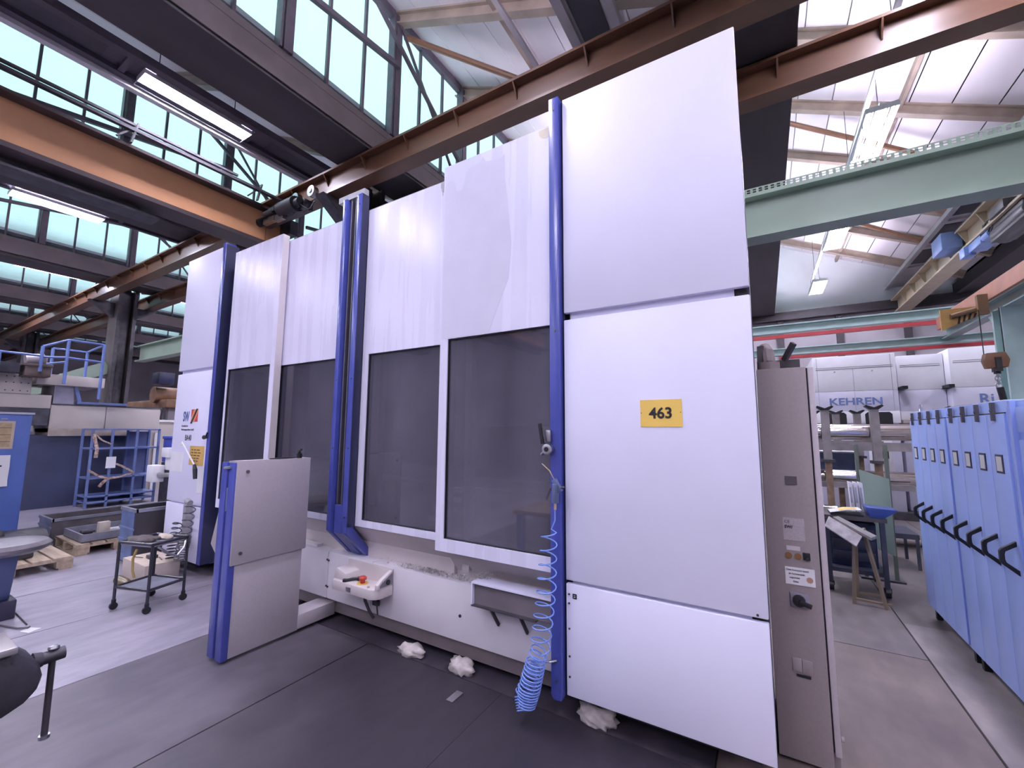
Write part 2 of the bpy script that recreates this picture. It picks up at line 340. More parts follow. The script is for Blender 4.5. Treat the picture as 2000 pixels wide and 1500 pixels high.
# ================================================================== roof: girders, windows, boards, rafters
ceiling = struct('ceiling', 'sawtooth shed roof of pale boards on steel rafters')
tn = 1
for n in range(-4, 6):
    x1 = XR[n]; x0 = x1-GW
    tr_ = struct('trim_%d' % tn, 'dark steel valley girder of the shed roof'); tn += 1
    MB().box(x0, x1-.02, YN, YF, ZB, ZS-.10).box(x0-.06, x1+.04, YN, YF, ZB-.025, ZB).build('girder', girder_m, tr_)
    MB().box(x0+.1, x1+.012, YN, YF, ZS-.10, ZS).box(x1-.015, x1+.008, YN, YF, ZB+.06, ZS-.10).build('sill', sill_m, tr_)
    # duct with recessed ventilation grilles beside the girder
    d0, d1 = x1-2.09, x1-1.54
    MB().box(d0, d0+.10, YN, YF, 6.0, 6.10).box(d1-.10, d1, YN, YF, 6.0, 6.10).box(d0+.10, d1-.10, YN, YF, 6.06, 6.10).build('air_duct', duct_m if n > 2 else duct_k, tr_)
    if -2 <= n <= 4:
        src = None
        for k in range(10):
            y = .35+1.45*k
            if src is None:
                src = MB().box(d0+.13, d1-.13, y, y+1.0, 6.045, 6.059).build('vent_grille', duct_d, tr_)
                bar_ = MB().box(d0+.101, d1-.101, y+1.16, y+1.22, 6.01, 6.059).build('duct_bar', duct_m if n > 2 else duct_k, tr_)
            else:
                share(src, tr_, (0, 1.45*k, 0)); share(bar_, tr_, (0, 1.45*k, 0))
    # glazing on the girder
    win = struct('window_%d' % (n+5), 'tall north-light glazing above the valley girder')
    gx = x1-.05
    MB().box(gx-.03, gx+.06, YN, YF, ZT-.06, ZT+.10).build('window_head', frame_m, win)
    ys = [4.10+.555*k for k in range(-27, 23)]
    prev_m = prev_p = None; lo_y = hi_y = None
    for i, y in enumerate(ys):
        k = i-27
        if k % 3 == 0:
            MB().box(gx-.02, gx+.10, y-.055, y+.055, ZS, ZT).box(gx-.03, gx+.10, y-.10, y-.075, ZS, ZT).build('window_post', frame_m, win)
        else:
            if prev_m is None:
                prev_m = (MB().box(gx-.02, gx+.025, y-.018, y+.018, ZS, ZT).build('mullion', frame_m, win), y)
            else: share(prev_m[0], win, (0, y-prev_m[1], 0))
        if -8 <= k <= 12:
            if prev_p is None: prev_p = (MB().box(gx-.004, gx+.004, y+.02, y+.535, ZS, ZT-.06).build('pane', glass_m, win), y)
            else: share(prev_p[0], win, (0, y-prev_p[1], 0))
    MB().box(gx-.004, gx+.004, YN, 4.10-.555*8, ZS, ZT-.06).box(gx-.004, gx+.004, 4.10+.555*13, YF, ZS, ZT-.06).build('distant_pane_row', glass_m, win)
    # wind bracing and blind rail in front of the glass
    if n <= 3:
        br = MB()
        for yb in (-7.45, -2.50, 2.45, 7.40):
            br.bar((gx+.14, yb-1.55, ZS+.62), (gx+.14, yb+1.62, ZS+1.12), .06, .07)
            br.bar((gx+.17, yb+.9, ZT-.1), (gx+.17, yb+3.3, ZS+.25), .05, .05)
            br.bar((gx+.12, yb+1.65, ZS+1.85), (gx+.12, yb+3.05, ZS+.05), .035, .035)
        br.build('wind_brace', frame_m, win)
    # roof slope to the next girder
    if n < 5:
        xa, za = x1-.08, ZT+.12
        xb, zb_ = x1+5.0-GW+.05, 6.02
        L = math.hypot(xb-xa, zb_-za); ux, uz = (xb-xa)/L, (zb_-za)/L; nx, nz_ = -uz, ux
        NBD = 9; wd = L/NBD
        # light-tight outer skin
        MB().prism([(xa-.10, za+.10), (xb+.45, zb_-.03+.10), (xb+.45, zb_+.13), (xa-.10, za+.16)], 'y', YN-.1, YF+.1).build('roof_felt', mat('roof_felt', (.10, .09, .095), .9), ceiling)
        MB().prism([(xa-.10, za+.165), (xb+.45, zb_+.135), (xb+.45, zb_+.20), (xa-.10, za+.26)], 'y', YN-.1, YF+.1).build('roof_skin', mat('roof_sheet', (.86, .76, .80), .8, var=.08, scale=3), ceiling)
        for k in range(NBD):
            s0, s1 = k*wd+.009, (k+1)*wd-.009
            poly = [(xa+ux*s0, za+uz*s0), (xa+ux*s1, za+uz*s1), (xa+ux*s1+nx*.05, za+uz*s1+nz_*.05), (xa+ux*s0+nx*.05, za+uz*s0+nz_*.05)]
            MB().prism(poly, 'y', YN, YF).build('board', board_m, ceiling)
        rsrc = None
        for k in range(-9, 8):
            y = 4.10+1.65*k
            if rsrc is None:
                mb = MB(); hw = .06
                for (t0, t1, hh) in ((0, .025, hw), (.025, .165, .012), (.165, .19, hw)):
                    poly = [(xa-nx*t0, za-nz_*t0), (xb-nx*t0, zb_-nz_*t0), (xb-nx*t1, zb_-nz_*t1), (xa-nx*t1, za-nz_*t1)]
                    mb.prism(poly, 'y', y-hh, y+hh)
                rsrc = (mb.build('rafter', rafter_m, ceiling), y)
            else: share(rsrc[0], ceiling, (0, y-rsrc[1], 0))
        if n in (2, 3):           # diagonal pipe brace and dark lamp track under the boards
            for (f0, f1, y0) in ((.04, .60, 4.25), (.02, .95, 9.2), (.02, .95, 12.5)):
                a = (xa+ux*L*f0-nx*.24, y0, za+uz*L*f0-nz_*.24); b = (xa+ux*L*f1-nx*.24, y0+1.5, za+uz*L*f1-nz_*.24)
                MB().cyl(a, b, .045, n=10).build('pipe_brace', mat('brown_pipe', (.33, .17, .10), .4), ceiling)
            for f in (.42, .74):
                a = (xa+ux*L*f-nx*.02, za+uz*L*f-nz_*.02)
                MB().box(a[0]-.03, a[0]+.03, YN, YF, a[1]-.10, a[1]-.0).build('purlin', rafter_m, ceiling)

# walls
def wall(name, label, m, *b): return tag(MB().box(*b).build(name, m), label, None, None, 'structure')
wall('wall_back', 'white rendered gable wall at the far end', wall_m, XW, XE, YF, YF+.3, 5.5, 10)
wall('wall_back_lower', 'grey lower part of the far end wall', wall_g, XW, XE, YF-.05, YF+.25, 0, 5.38)
tb = tag(MB().box(XW, XE, YF-.30, YF-.06, 5.36, 5.62).build('trim_40', girder_m), 'dark beam across the far end wall', None, None, 'structure')
for i, xx in enumerate((-3.0, .55, 2.1, 3.7, 5.6)):
    tag(MB().box(xx, xx+.16, YF-.18, YF-.05, 0, 5.36).build('trim_%d' % (41+i), girder_m), 'dark upright on the far grey wall', None, None, 'structure')
wall('wall_front', 'hall end wall behind the viewer', wall_g, XW, XE, YN-.3, YN, 0, 10)
wall('wall_left', 'distant side wall of the hall', wall_g, XW-.3, XW, YN, YF, 0, 10)
wall('wall_right', 'side wall of the hall on the right', wall_g, XE, XE+.3, YN, YF, 0, 10)

# columns under every second girder
ci = 50
for n in (-4, -2, 0, 2, 4):
    xc = XR[n]-GW/2-.62; ci += 1
    st = struct('trim_%d' % ci, 'riveted steel column carrying the crane rails')
    MB().box(xc-.30, xc+.30, 4.08, 4.11, 0, ZB).box(xc-.30, xc+.30, 4.47, 4.50, 0, ZB).box(xc-.015, xc+.015, 4.11, 4.47, 0, ZB).build('column', concrete_col, st)
    MB().box(xc+.30, xc+.33, 4.08, 4.16, 0, ZB).box(xc-.33, xc-.30, 4.08, 4.16, 0, ZB).box(xc+.30, xc+.33, 4.42, 4.50, 0, ZB).box(xc+.10, xc+.16, 4.20, 4.38, 0, ZB).build('column_angle', dsteel, st)
    MB().prism([(3.55, 5.14), (4.08, 5.14), (4.08, 4.75)], 'x', xc-.10, xc+.10).prism([(5.02, 5.12), (4.50, 5.12), (4.50, 4.75)], 'x', xc-.10, xc+.10).build('bracket', dsteel, st)

# ================================================================== crane rails (along X)
def crane_rail(yc, label, x0, x1):
    t = thing('crane_rail', label, 'crane rail', ((x0+x1)/2, yc, 5.14))
    MB().ibeam('x', x0, x1, yc, 5.14, 5.52, .22, .032).build('rail_beam', rail_m, t)
    MB().box(x0, x1, yc-.035, yc+.035, 5.52, 5.56).build('rail_head', dsteel, t)
    src = None; k = 0; x = -17.95
    while x < x1-.2:
        if x > x0:
            if src is None: src = (MB().prism([(yc-.108, 5.487), (yc-.012, 5.487), (yc-.012, 5.33)], 'x', x-.008, x+.008).build('stiffener', rail_m, t), x)
            else: share(src[0], t, (x-src[1], 0, 0))
        x += .83
    return t
crane_rail(3.72, 'long brown crane rail passing just above the white machining centre', XW, XE)
crane_rail(4.85, 'brown crane rail behind the machine, in front of the board ceiling', XW, XE)

# ================================================================== cranes
t = thing('overhead_crane', 'orange overhead crane girder hung below the brown rail, upper left', 'crane', (-6.95, .5, 4.6))
YA, YB = -9.0, 3.56
MB().box(-6.93, -6.895, YA, YB, 4.68, 5.22).build('girder_web', orange_m, t)
MB().box(-7.14, -6.74, YA, YB, 5.22, 5.26).build('top_flange', mat('crane_flange', (.06, .042, .045), .5), t)
MB().box(-7.14, -6.74, YA, YB, 4.62, 4.68).build('bottom_flange', MATS['crane_flange'], t)
MB().box(-6.93, -6.895, 3.57, 3.95, 4.69, 5.10).box(-7.14, -6.74, 3.57, 3.95, 4.62, 4.68).build('girder_end', orange_m, t)
MB().box(-7.25, -6.95, YA, 2.2, 4.50, 4.53).box(-7.10, -7.02, YA, 2.0, 4.53, 4.60).build('cable_channel', dsteel, t)
ec = MB().box(-7.35, -5.75, 3.50, 3.64, 4.98, 5.12).box(-7.35, -6.6, 3.80, 3.93, 4.90, 5.14)
ec.build('end_carriage', dsteel, t)
MB().cyl((-6.28, 3.46, 5.05), (-5.88, 3.46, 5.05), .115, n=16).cyl((-5.88, 3.46, 5.05), (-5.78, 3.46, 5.05), .07, n=12).build('drive_motor', mat('motor_black', (.02, .02, .025), .45), t)
for xx in (-6.02, -5.62, -7.2):
    MB().cyl((xx, 3.50, 5.20), (xx, 3.58, 5.20), .085, n=18).cyl((xx, 3.485, 5.20), (xx, 3.50, 5.20), .035, n=10).build('wheel', steel, t)
MB().box(-6.75, -6.45, 3.44, 3.50, 4.93, 5.02).box(-6.42, -6.2, 3.44, 3.50, 4.90, 5.0).build('buffer_plate', steel, t)
MB().box(-6.55, -6.40, 3.40, 3.48, 5.06, 5.13).cyl((-6.7, 3.44, 5.08), (-6.45, 3.44, 5.08), .05, n=12).cyl((-7.0, 3.46, 5.0), (-6.82, 3.46, 5.0), .06, n=12).box(-7.08, -6.62, 3.40, 3.44, 5.02, 5.035).build('switch_gear', MATS['motor_black'], t)
MB().tube([(-6.3+.1*i, 3.47+.02*math.sin(2*i), 4.95+.07*math.cos(1.3*i)) for i in range(8)], .012, 6).tube([(-5.8, 3.47, 4.98), (-5.7, 3.47, 4.88), (-5.55, 3.48, 4.90), (-5.5, 3.5, 5.0)], .010, 6).build('loose_cable', black, t)
for k, yy in enumerate((-4.8, -2.6, -.4, 1.75, 3.3)):
    MB().bar((-6.70, yy, 5.26), (-6.70, yy+.05, 5.55), .05, .02).bar((-6.70, yy-.14, 5.27), (-6.70, yy+.04, 5.50), .03, .02).build('feed_bracket', dsteel, t)
MB().box(-6.73, -6.67, YA, 3.9, 5.42, 5.46).box(-6.73, -6.69, YA, 3.0, 5.50, 5.53).build('power_feed_rail', dsteel, t)

t = thing('bridge_crane', 'yellowish bridge crane girder with black hoist, upper right', 'crane', (3.6, 11, 5.2))
yl = mat('pale_yellow_girder', (.46, .38, .27), .45, var=.12)
MB().box(3.55, 3.58, 5.0, 16.1, 5.17, 5.55).build('girder_web', yl, t)
MB().box(3.40, 3.73, 5.0, 16.1, 5.55, 5.585).box(3.40, 3.73, 5.0, 16.1, 5.13, 5.17).build('girder_flange', yl, t)
src = None
for k in range(13):
    y = 5.3+.83*k
    if src is None: src = (MB().prism([(3.41, 5.55), (3.55, 5.55), (3.55, 5.24)], 'y', y-.01, y+.01).build('stiffener', yl, t), y)
    else: share(src[0], t, (0, y-src[1], 0))
hb = mat('hoist_blue', (.20, .30, .58), .4)
MB().box(3.20, 3.50, 11.2, 11.75, 5.28, 5.62).build('control_box', hb, t, .01)
MB().box(3.42, 3.66, 10.25, 10.75, 4.98, 5.14).box(3.36, 3.52, 10.75, 10.98, 4.94, 5.12).cyl((3.5, 10.0, 5.06), (3.5, 10.26, 5.06), .08).build('hoist_motor', hb, t, .008)
MB().box(3.45, 3.75, 8.9, 10.0, 4.86, 5.16).cyl((3.6, 8.9, 4.98), (3.6, 9.95, 4.98), .17, n=16).box(3.36, 3.84, 9.2, 9.7, 5.16, 5.30).build('hoist_body', MATS['motor_black'], t, .01)
MB().tube([(3.45, 10.0+.2*math.sin(i*.5), 5.15+.12*math.sin(i*.9)) for i in range(14)], .012).tube([(3.42, 9.2+.09*i, 5.2+.05*math.sin(i)) for i in range(12)], .015).build('hoist_cable', black, t)

# ---- green runway beam and cable tray
t = thing('runway_beam', 'sage green steel beam crossing behind the machine, above the lockers', 'beam', (-4, 4.62, 3.5))
MB().ibeam('x', -15.0, 9.0, 4.62, 3.53, 3.97, .22, .03).build('beam', green_m, t)
t = thing('cable_tray', 'perforated cable tray lying along the top of the green beam', 'cable tray', (1, 4.75, 3.97))
mb = MB().box(-.3, 9, 4.535, 4.67, 3.973, 3.977)
x = -.3
while x < 9:
    mb.box(x, x+.022, 4.53, 4.534, 3.985, 4.025); x += .05
mb.box(-.3, 9, 4.53, 4.534, 3.973, 3.985).box(-.3, 9, 4.53, 4.534, 4.002, 4.008).box(-.3, 9, 4.53, 4.534, 4.025, 4.035)
mb.build('perforated_side', green_m, t)

# ================================================================== fluorescent fixtures
def make_fixture(name):
    t = thing(name, 'fixture', 'lamp')
    MB().box(-.17, .17, -.63, -.625, -.012, .06).box(-.17, .17, .625, .63, -.012, .06).box(-.175, -.17, -.63, .63, -.012, .045).box(.17, .175, -.63, .63, -.012, .045).box(-.025, .025, -.63, .63, .05, .085).build('housing', white_m, t)
    for k in range(5): MB().box(-.162+.08*k, -.158+.08*k, -.625, .625, .0, .035).build('reflector_fin', white_m, t)
    for k in range(4):
        x = -.12+.08*k
        MB().cyl((x, -.61, .015), (x, .61, .015), .014, n=6).build('tube', lamp_m, t)
    MB().cyl((0, -.45, .07), (0, -.45, .55), .006, n=5).cyl((0, .45, .07), (0, .45, .55), .006, n=5).build('suspension_rod', dsteel, t)
    return t
fx0 = make_fixture('light_fixture'); first = True
rows = [(-21.5, 5.95, 'far left', 2.6), (-16.6, 5.95, 'past the far column', 3.0), (-11.6, 5.95, 'left aisle', 2.1), (-6.45, 6.0, 'upper left', 2.32), (-2.35, 5.9, 'added unseen above-machine', 1.55), (1.52, 5.82, 'right aisle', 3.75), (6.6, 5.8, 'past the bridge crane', 3.2)]
ordn = ['nearest', 'second', 'third', 'fourth', 'fifth']
for (x, z, where, y0) in rows:
    ys_ = [y0+3.6*j for j in range(-3, 4)] if x != -2.35 else [-8.4, -4.8, -1.2, 1.95, 7.0, 10.6, 14.2]  # middle row: lamps added at unseen spots to brighten boards and machine front
    for y in ys_:
        if y > 15.8 or y < -9.8: continue
        o = fx0 if first else copy_tree(fx0); first = False
        o.location = (x, y, z)
        i = sum(1 for q in ys_ if 0.5 < q < y); ib = sum(1 for q in ys_ if y < q <= 0.5)
        o['label'] = 'four-tube light fixture, %s in the %s row%s' % (ordn[min(i if y > .5 else ib, 4)], where, '' if y > .5 else ', behind the viewer')
        o['group'] = 'four-tube fluorescent fixtures'
    tk = thing('lamp_track', 'thin metal track carrying the %s lamp row' % where, 'lamp track', (x, 0, z+.55), 'lamp tracks')
    MB().box(x-.03, x+.03, -9.5, 15.9, z+.55, z+.60).build('track', duct_m, tk)
    hg = MB()
    for q in range(-9, 16, 3): hg.cyl((x, q, z+.60), (x, q, z+1.6 if x > 0 else z+.9), .005, n=5)
    hg.build('hanger_wire', dsteel, tk)
# white trunking along the duct edge, upper left
tk = thing('light_trunking', 'white trunking strip running along the window head, upper left', 'trunking', (-6.72, 0, 6.0))
MB().box(-6.75, -6.67, -9, 4.6, 5.96, 6.02).build('trunking_body', white_m, tk)
MB().box(-6.80, -6.75, -9, 4.6, 5.985, 6.0).build('trunking_lip', white_m, tk)

# ================================================================== machining centre
YM = 2.38
M = thing('machining_centre', 'huge white enclosed machining centre with blue posts and smoked sliding doors', 'machine', (-3.2, 3.0, 0))
en = MB().box(-6.38, -.06, 3.55, 3.60, .15, 3.60).box(-6.38, -.06, 2.62, 3.55, 3.55, 3.60).box(-6.38, -5.45, 2.47, 3.55, .15, 3.55).box(-1.10, -.06, 2.47, 3.55, .15, 3.55).box(-5.45, -1.10, 2.72, 3.55, .15, .60)
en.build('enclosure', inner_grey, M)
ins = MB().box(-3.10, -2.885, 2.555, 2.62, 1.02, 3.3).box(-1.98, -1.92, 2.60, 2.66, .62, 3.3)
ins.build('inner_pillar', beige_in, M)
MB().box(-5.2, -1.2, 3.1, 3.5, .60, 1.15).box(-2.2, -1.2, 2.95, 3.1, 1.18, 1.25).build('inner_bed', mat('oily_bed', (.30, .22, .14), .4, var=.4, scale=5), M)
for b_ in ((-4.6, -3.6, 3.0, 3.5, 1.5, 3.0), (-2.3, -1.5, 3.1, 3.5, 1.7, 3.2)): MB().box(*b_).build('spindle_head', mat('spindle_grey', (.34, .34, .42), .35, var=.2), M)
for k in range(7):
    MB().box(-2.55, -2.30, 2.70+.05*k, 2.745+.05*k, .66+.075*k, .70+.075*k).build('way_cover_fold', steel, M)
# front covers
for (x0, x1) in ((-1.05, -.03), (-6.42, -5.47)):
    for (z0, z1) in ((2.392, 3.858), (.786, 2.348), (.156, .768)):
        MB().box(x0, x1, YM, YM+.035, z0, z1).build('cover_panel', paint, M, .006)
    MB().box(x0+.03, x1-.07, YM+.034, YM+.06, .17, 3.84).build('cover_frame', paint, M)
    MB().box(x0+.02, x1-.004, YM+.05, YM+.09, .17, 3.84).build('cover_backing', dark_gap, M)
MB().box(-.058, -.03, 2.47, 2.71, .16, 3.30).build('side_edge', navy, M)
for (x, z) in ((-1.03, .66), (-1.03, .52), (-1.03, .37), (-1.03, .26), (-.075, .80), (-1.03, .71)):
    MB().cyl((x, YM-.004, z), (x, YM+.002, z), .006, n=8).build('screw', dsteel, M)
MB().box(-1.008, -.983, YM-.002, YM, .690, .717).build('small_label', black, M)
MB().box(-1.001, -.990, YM-.003, YM-.002, .706, .709).box(-1.001, -.990, YM-.003, YM-.002, .697, .700).build('small_label_print', paper_m, M)
# blue posts
MB().prism([(-1.135, 3.875), (-1.135, .15), (-1.12, .125), (-1.07, .13), (-1.066, .15), (-1.066, 3.875)], 'y', 2.35, 2.46).build('corner_post', blue_post, M, .003)
MB().box(-1.066, -1.052, 2.40, 2.5, .15, 3.86).build('post_seal', navy, M)
MB().box(-5.472, -5.40, 2.355, 2.47, .17, 3.88).build('corner_post', blue_post, M, .003)
MB().box(-5.42, -5.398, 2.36, 2.50, .17, 3.86).build('post_inner_face', navy, M)
for (x, z) in ((-1.10, 3.79), (-1.10, 2.28), (-5.44, 3.80), (-1.1, .23)): MB().cyl((x, 2.346, z), (x, 2.352, z), .007, n=8).build('screw', dsteel, M)
# centre post with guide slot, bent back at the foot
cp = MB()
for (x0, x1) in ((-3.285, -3.232), (-3.088, -3.022)):
    cp.prism([(2.38, 3.80), (2.38, .80), (2.61, .57), (2.66, .57), (2.66, .60), (2.455, .83), (2.455, 3.80)], 'x', x0, x1)
cp.build('centre_post', blue_post, M, .003)
MB().box(-3.0215, -3.0185, 2.384, 2.456, .85, 3.795).build('post_inner_face', navy, M)
MB().prism([(2.44, 3.78), (2.44, .90), (2.62, .62), (2.65, .62), (2.465, .92), (2.465, 3.78)], 'x', -3.232, -3.088).build('post_back', navy, M)
MB().prism([(2.395, 1.02), (2.395, .79), (2.60, .572), (2.62, .60), (2.44, .82), (2.44, 1.02)], 'x', -3.20, -3.088).build('post_foot_cover', blue_post, M)
MB().box(-3.20, -3.185, 2.405, 2.44, 1.0, 3.79).box(-3.135, -3.12, 2.40, 2.44, 1.0, 3.80).box(-3.112, -3.10, 2.41, 2.44, 1.0, 3.80).build('guide_rail', mat('guide_grey', (.12, .115, .15), .35, .4), M)
MB().box(-3.38, -3.02, 2.40, 2.45, 3.80, 3.855).box(-5.3, -1.2, 2.50, 2.62, 3.60, 3.70).build('head_rail', mat('head_rail_grey', (.42, .42, .46), .4), M)
for z in (3.70, .93, 2.1, 1.5): MB().cyl((-3.255, 2.374, z), (-3.255, 2.381, z), .007, n=8).cyl((-3.05, 2.374, z), (-3.05, 2.381, z), .007, n=8).build('screw', dsteel, M)
# sliding doors
def door(x0, x1, y0, y1, z0, z1, wx0, wx1, wz0, wz1):
    o = MB()
    for (a, b, c, d) in ((x0, x1, wz1, z1), (x0, x1, z0, wz0), (x0, wx0, wz0, wz1), (wx1, x1, wz0, wz1)): o.box(a, b, y0, y1, c, d)
    dd = o.build('sliding_door', door_paint, M)
    MB().box(x1-.001, x1+.0015, y0+.002, y1, z0, z1).build('door_edge', door_edge, dd, base=wloc(M))
    dd.children[-1].location = (0, 0, 0)
    MB().box(wx0, wx1, y0+.022, y0+.028, wz0, wz1).build('door_pane', door_glass, dd, base=wloc(M))
    dd.children[-1].location = (0, 0, 0)
    MB().box(wx0, wx0+.006, y0+.008, y0+.03, wz0, wz1).box(wx1-.005, wx1, y0+.008, y0+.03, wz0, wz1).box(wx0, wx1, y0+.008, y0+.03, wz1-.006, wz1).box(wx0, wx1, y0+.008, y0+.03, wz0, wz0+.005).build('pane_seal', black, dd, base=wloc(M))
    dd.children[-1].location = (0, 0, 0)
    return dd
door(-5.205, -4.25, 2.38, 2.45, .81, 3.712, -5.175, -4.33, .90, 2.328)
door(-4.33, -3.29, 2.463, 2.53, .85, 3.665, -4.29, -3.385, .905, 2.318)
door(-3.018, -2.02, 2.463, 2.53, .85, 3.665, -2.945, -2.03, .905, 2.318)
door(-2.058, -1.138, 2.38, 2.45, .81, 3.712, -1.985, -1.138, .897, 2.33)
MB().box(-5.40, -5.18, 2.51, 2.56, .60, 3.7).build('door_jamb', navy, M)
# drips of dried coolant at a door head
for k in range(9):
    MB().box(-2.16+.009*k, -2.157+.009*k, 2.4615, 2.463, 3.655-.04-.014*k-.02*(k % 3), 3.662).build('coolant_drip', mat('drip_brown', (.30, .24, .20), .5), M)
# dried splash marks on the right-hand door
def splash(name, col, poly):
    MB().prism(poly, 'y', 2.3788, 2.3800).build(name, col, M, smooth=False)
sp1 = mat('splash_film', (.665, .65, .79), .42, var=.03)
splash('dried_splash', sp1, [(-2.045, 3.55), (-2.0, 3.585), (-1.96, 3.57), (-1.93, 3.48), (-1.88, 3.47), (-1.84, 3.60), (-1.80, 3.63), (-1.72, 3.64), (-1.69, 3.68), (-1.66, 3.63), (-1.55, 3.61), (-1.50, 3.63), (-1.495, 3.45), (-1.47, 3.25), (-1.44, 2.95), (-1.46, 2.7), (-1.55, 2.5), (-1.62, 2.336), (-2.045, 2.336)])
splash('yellowed_patch', mat('yellowed_paint', (.72, .64, .48), .5, var=.1), [(-1.225, 3.70), (-1.14, 3.70), (-1.14, 3.64), (-1.17, 3.63), (-1.20, 3.64), (-1.22, 3.66)])
# under-door apron, ledge and skirt
MB().prism([(2.47, .845), (2.62, .69), (2.62, .57), (2.72, .57), (2.72, .845)], 'x', -5.40, -2.07).build('apron', door_edge, M)
MB().prism([(2.455, .845), (2.66, .60), (2.66, .57), (2.72, .57), (2.72, .845)], 'x', -2.07, -1.135).build('apron', door_edge, M)
for (x0, x1) in ((-5.40, -3.425), (-3.42, -2.853), (-2.848, -1.135)):
    MB().box(x0, x1, 2.52, 2.74, .17, .57).build('skirt_panel', mat('skirt_paint', (.74, .70, .75), .4, var=.06, scale=3), M, .008)
for (x, z) in ((-3.43, .50), (-3.41, .495), (-3.43, .275), (-3.41, .27), (-2.86, .435), (-2.84, .43)):
    MB().cyl((x, 2.512, z), (x, 2.521, z), .008, n=8).build('hinge_pin', black, M)
MB().cyl((-1.93, 2.514, .345), (-1.93, 2.521, .345), .011, n=10).build('hinge_pin', black, M)
MB().box(-3.98, -3.62, 2.54, 2.60, .571, .60).build('ledge_strip', white_m, M, .004)
MB().box(-5.40, -1.10, 2.58, 2.80, .045, .165).build('base_beam', mat('base_taupe', (.20, .17, .18), .5, var=.25, scale=3), M, .004)
MB().box(-6.36, -.10, 2.80, 3.50, 0.0, .15).box(-1.0, -.1, 2.62, 2.8, .0, .15).build('base_feet', dark_gap, M)
# chip tray with struts
tr_m = mat('tray_grey', (.17, .15, .165), .4, var=.2, scale=4)
MB().box(-1.745, -1.14, 2.425, 2.43, .50, .635).build('tray_plate', tr_m, M)
MB().box(-1.75, -1.14, 2.40, 2.53, .635, .645).box(-1.75, -1.74, 2.40, 2.52, .49, .635).build('tray_rim', paint, M)
MB().box(-1.75, -1.26, 2.40, 2.44, .49, .50).build('tray_lip', dsteel, M)
for x in (-1.60, -1.38): MB().bar((x, 2.42, .49), (x, 2.515, .36), .012, .02).build('tray_strut', black, M)
# logo and lettering on the far left cover
text('logo_letters', 'SW', .165, inkb, M, (-6.165, YM-.002, 1.755), FRONT, sx=.62, bold=.004)
MB().prism([(-5.955, 1.745), (-5.955, 1.895), (-5.79, 1.895), (-5.79, 1.745)], 'y', YM-.002, YM).build('logo_block', mat('logo_orange', (.72, .30, .14), .5), M)
MB().prism([(-5.955, 1.895), (-5.90, 1.895), (-5.95, 1.80), (-5.955, 1.80)], 'y', YM-.0035, YM-.002).prism([(-5.86, 1.745), (-5.79, 1.745), (-5.79, 1.86)], 'y', YM-.0035, YM-.002).build('logo_red', mat('logo_red', (.62, .05, .06), .5), M)
MB().prism([(-5.965, 1.725), (-5.925, 1.725), (-5.79, 1.90), (-5.83, 1.90)], 'y', YM-.005, YM-.0035).build('logo_slash', ink, M)
text('logo_caption', 'Schwäbische', .034, ink, M, (-6.19, YM-.002, 1.685), FRONT)
text('logo_caption', 'Werkzeugmaschinen GmbH', .034, ink, M, (-6.19, YM-.002, 1.64), FRONT, sx=.85)
text('model_number', 'BA40', .10, ink, M, (-6.07, YM-.002, 1.52), FRONT, sx=.75)
# latches on the left post
MB().cyl((-5.50, 2.34, 1.565), (-5.45, 2.35, 1.565), .025, .012, n=10).bar((-5.47, 2.34, 1.56), (-5.43, 2.34, 1.62), .012, .012).build('latch_knob', black, M)
# door lock on the right post
lk = MB().box(-1.155, -1.12, 2.325, 2.35, 1.59, 1.66).cyl((-1.135, 2.30, 1.545), (-1.135, 2.35, 1.545), .032, n=16).bar((-1.18, 2.325, 1.51), (-1.155, 2.33, 1.54), .05, .012)
lk.build('door_lock', steel, M, .003)
MB().bar((-1.165, 2.31, 1.575), (-1.185, 2.31, 1.70), .012, .02).cyl((-1.135, 2.296, 1.545), (-1.135, 2.301, 1.545), .015, n=12).build('lock_lever', black, M)

# ---- chips lying on the ledge
def chips(name, label, n_, x0, x1, y0, y1, z):
    mb = MB()
    for i in range(n_):
        u = random.gauss(.5, .2); v = random.random()
        c = Vector((x0+(x1-x0)*u, y0+(y1-y0)*v, z+random.random()*.012)); s_ = .004+.007*random.random()
        vs = [c+Vector((random.uniform(-1, 1), random.uniform(-1, 1), random.uniform(-.5, 1)))*s_ for _ in range(4)]
        mb.add(vs, [(0,1,2),(0,2,3),(0,3,1),(1,3,2)])
    tag(mb.build(name, mat('chip_alu', (.62, .60, .58), .35, .6, var=.3, scale=40)), label, 'metal chips', None, 'stuff')
chips('metal_chips', 'pale metal chips scattered on the ledge under the doors', 700, -2.75, -1.78, 2.53, 2.64, .574)
chips('metal_chips', 'small heap of chips beside the chip tray', 160, -1.80, -1.66, 2.46, 2.60, .648)

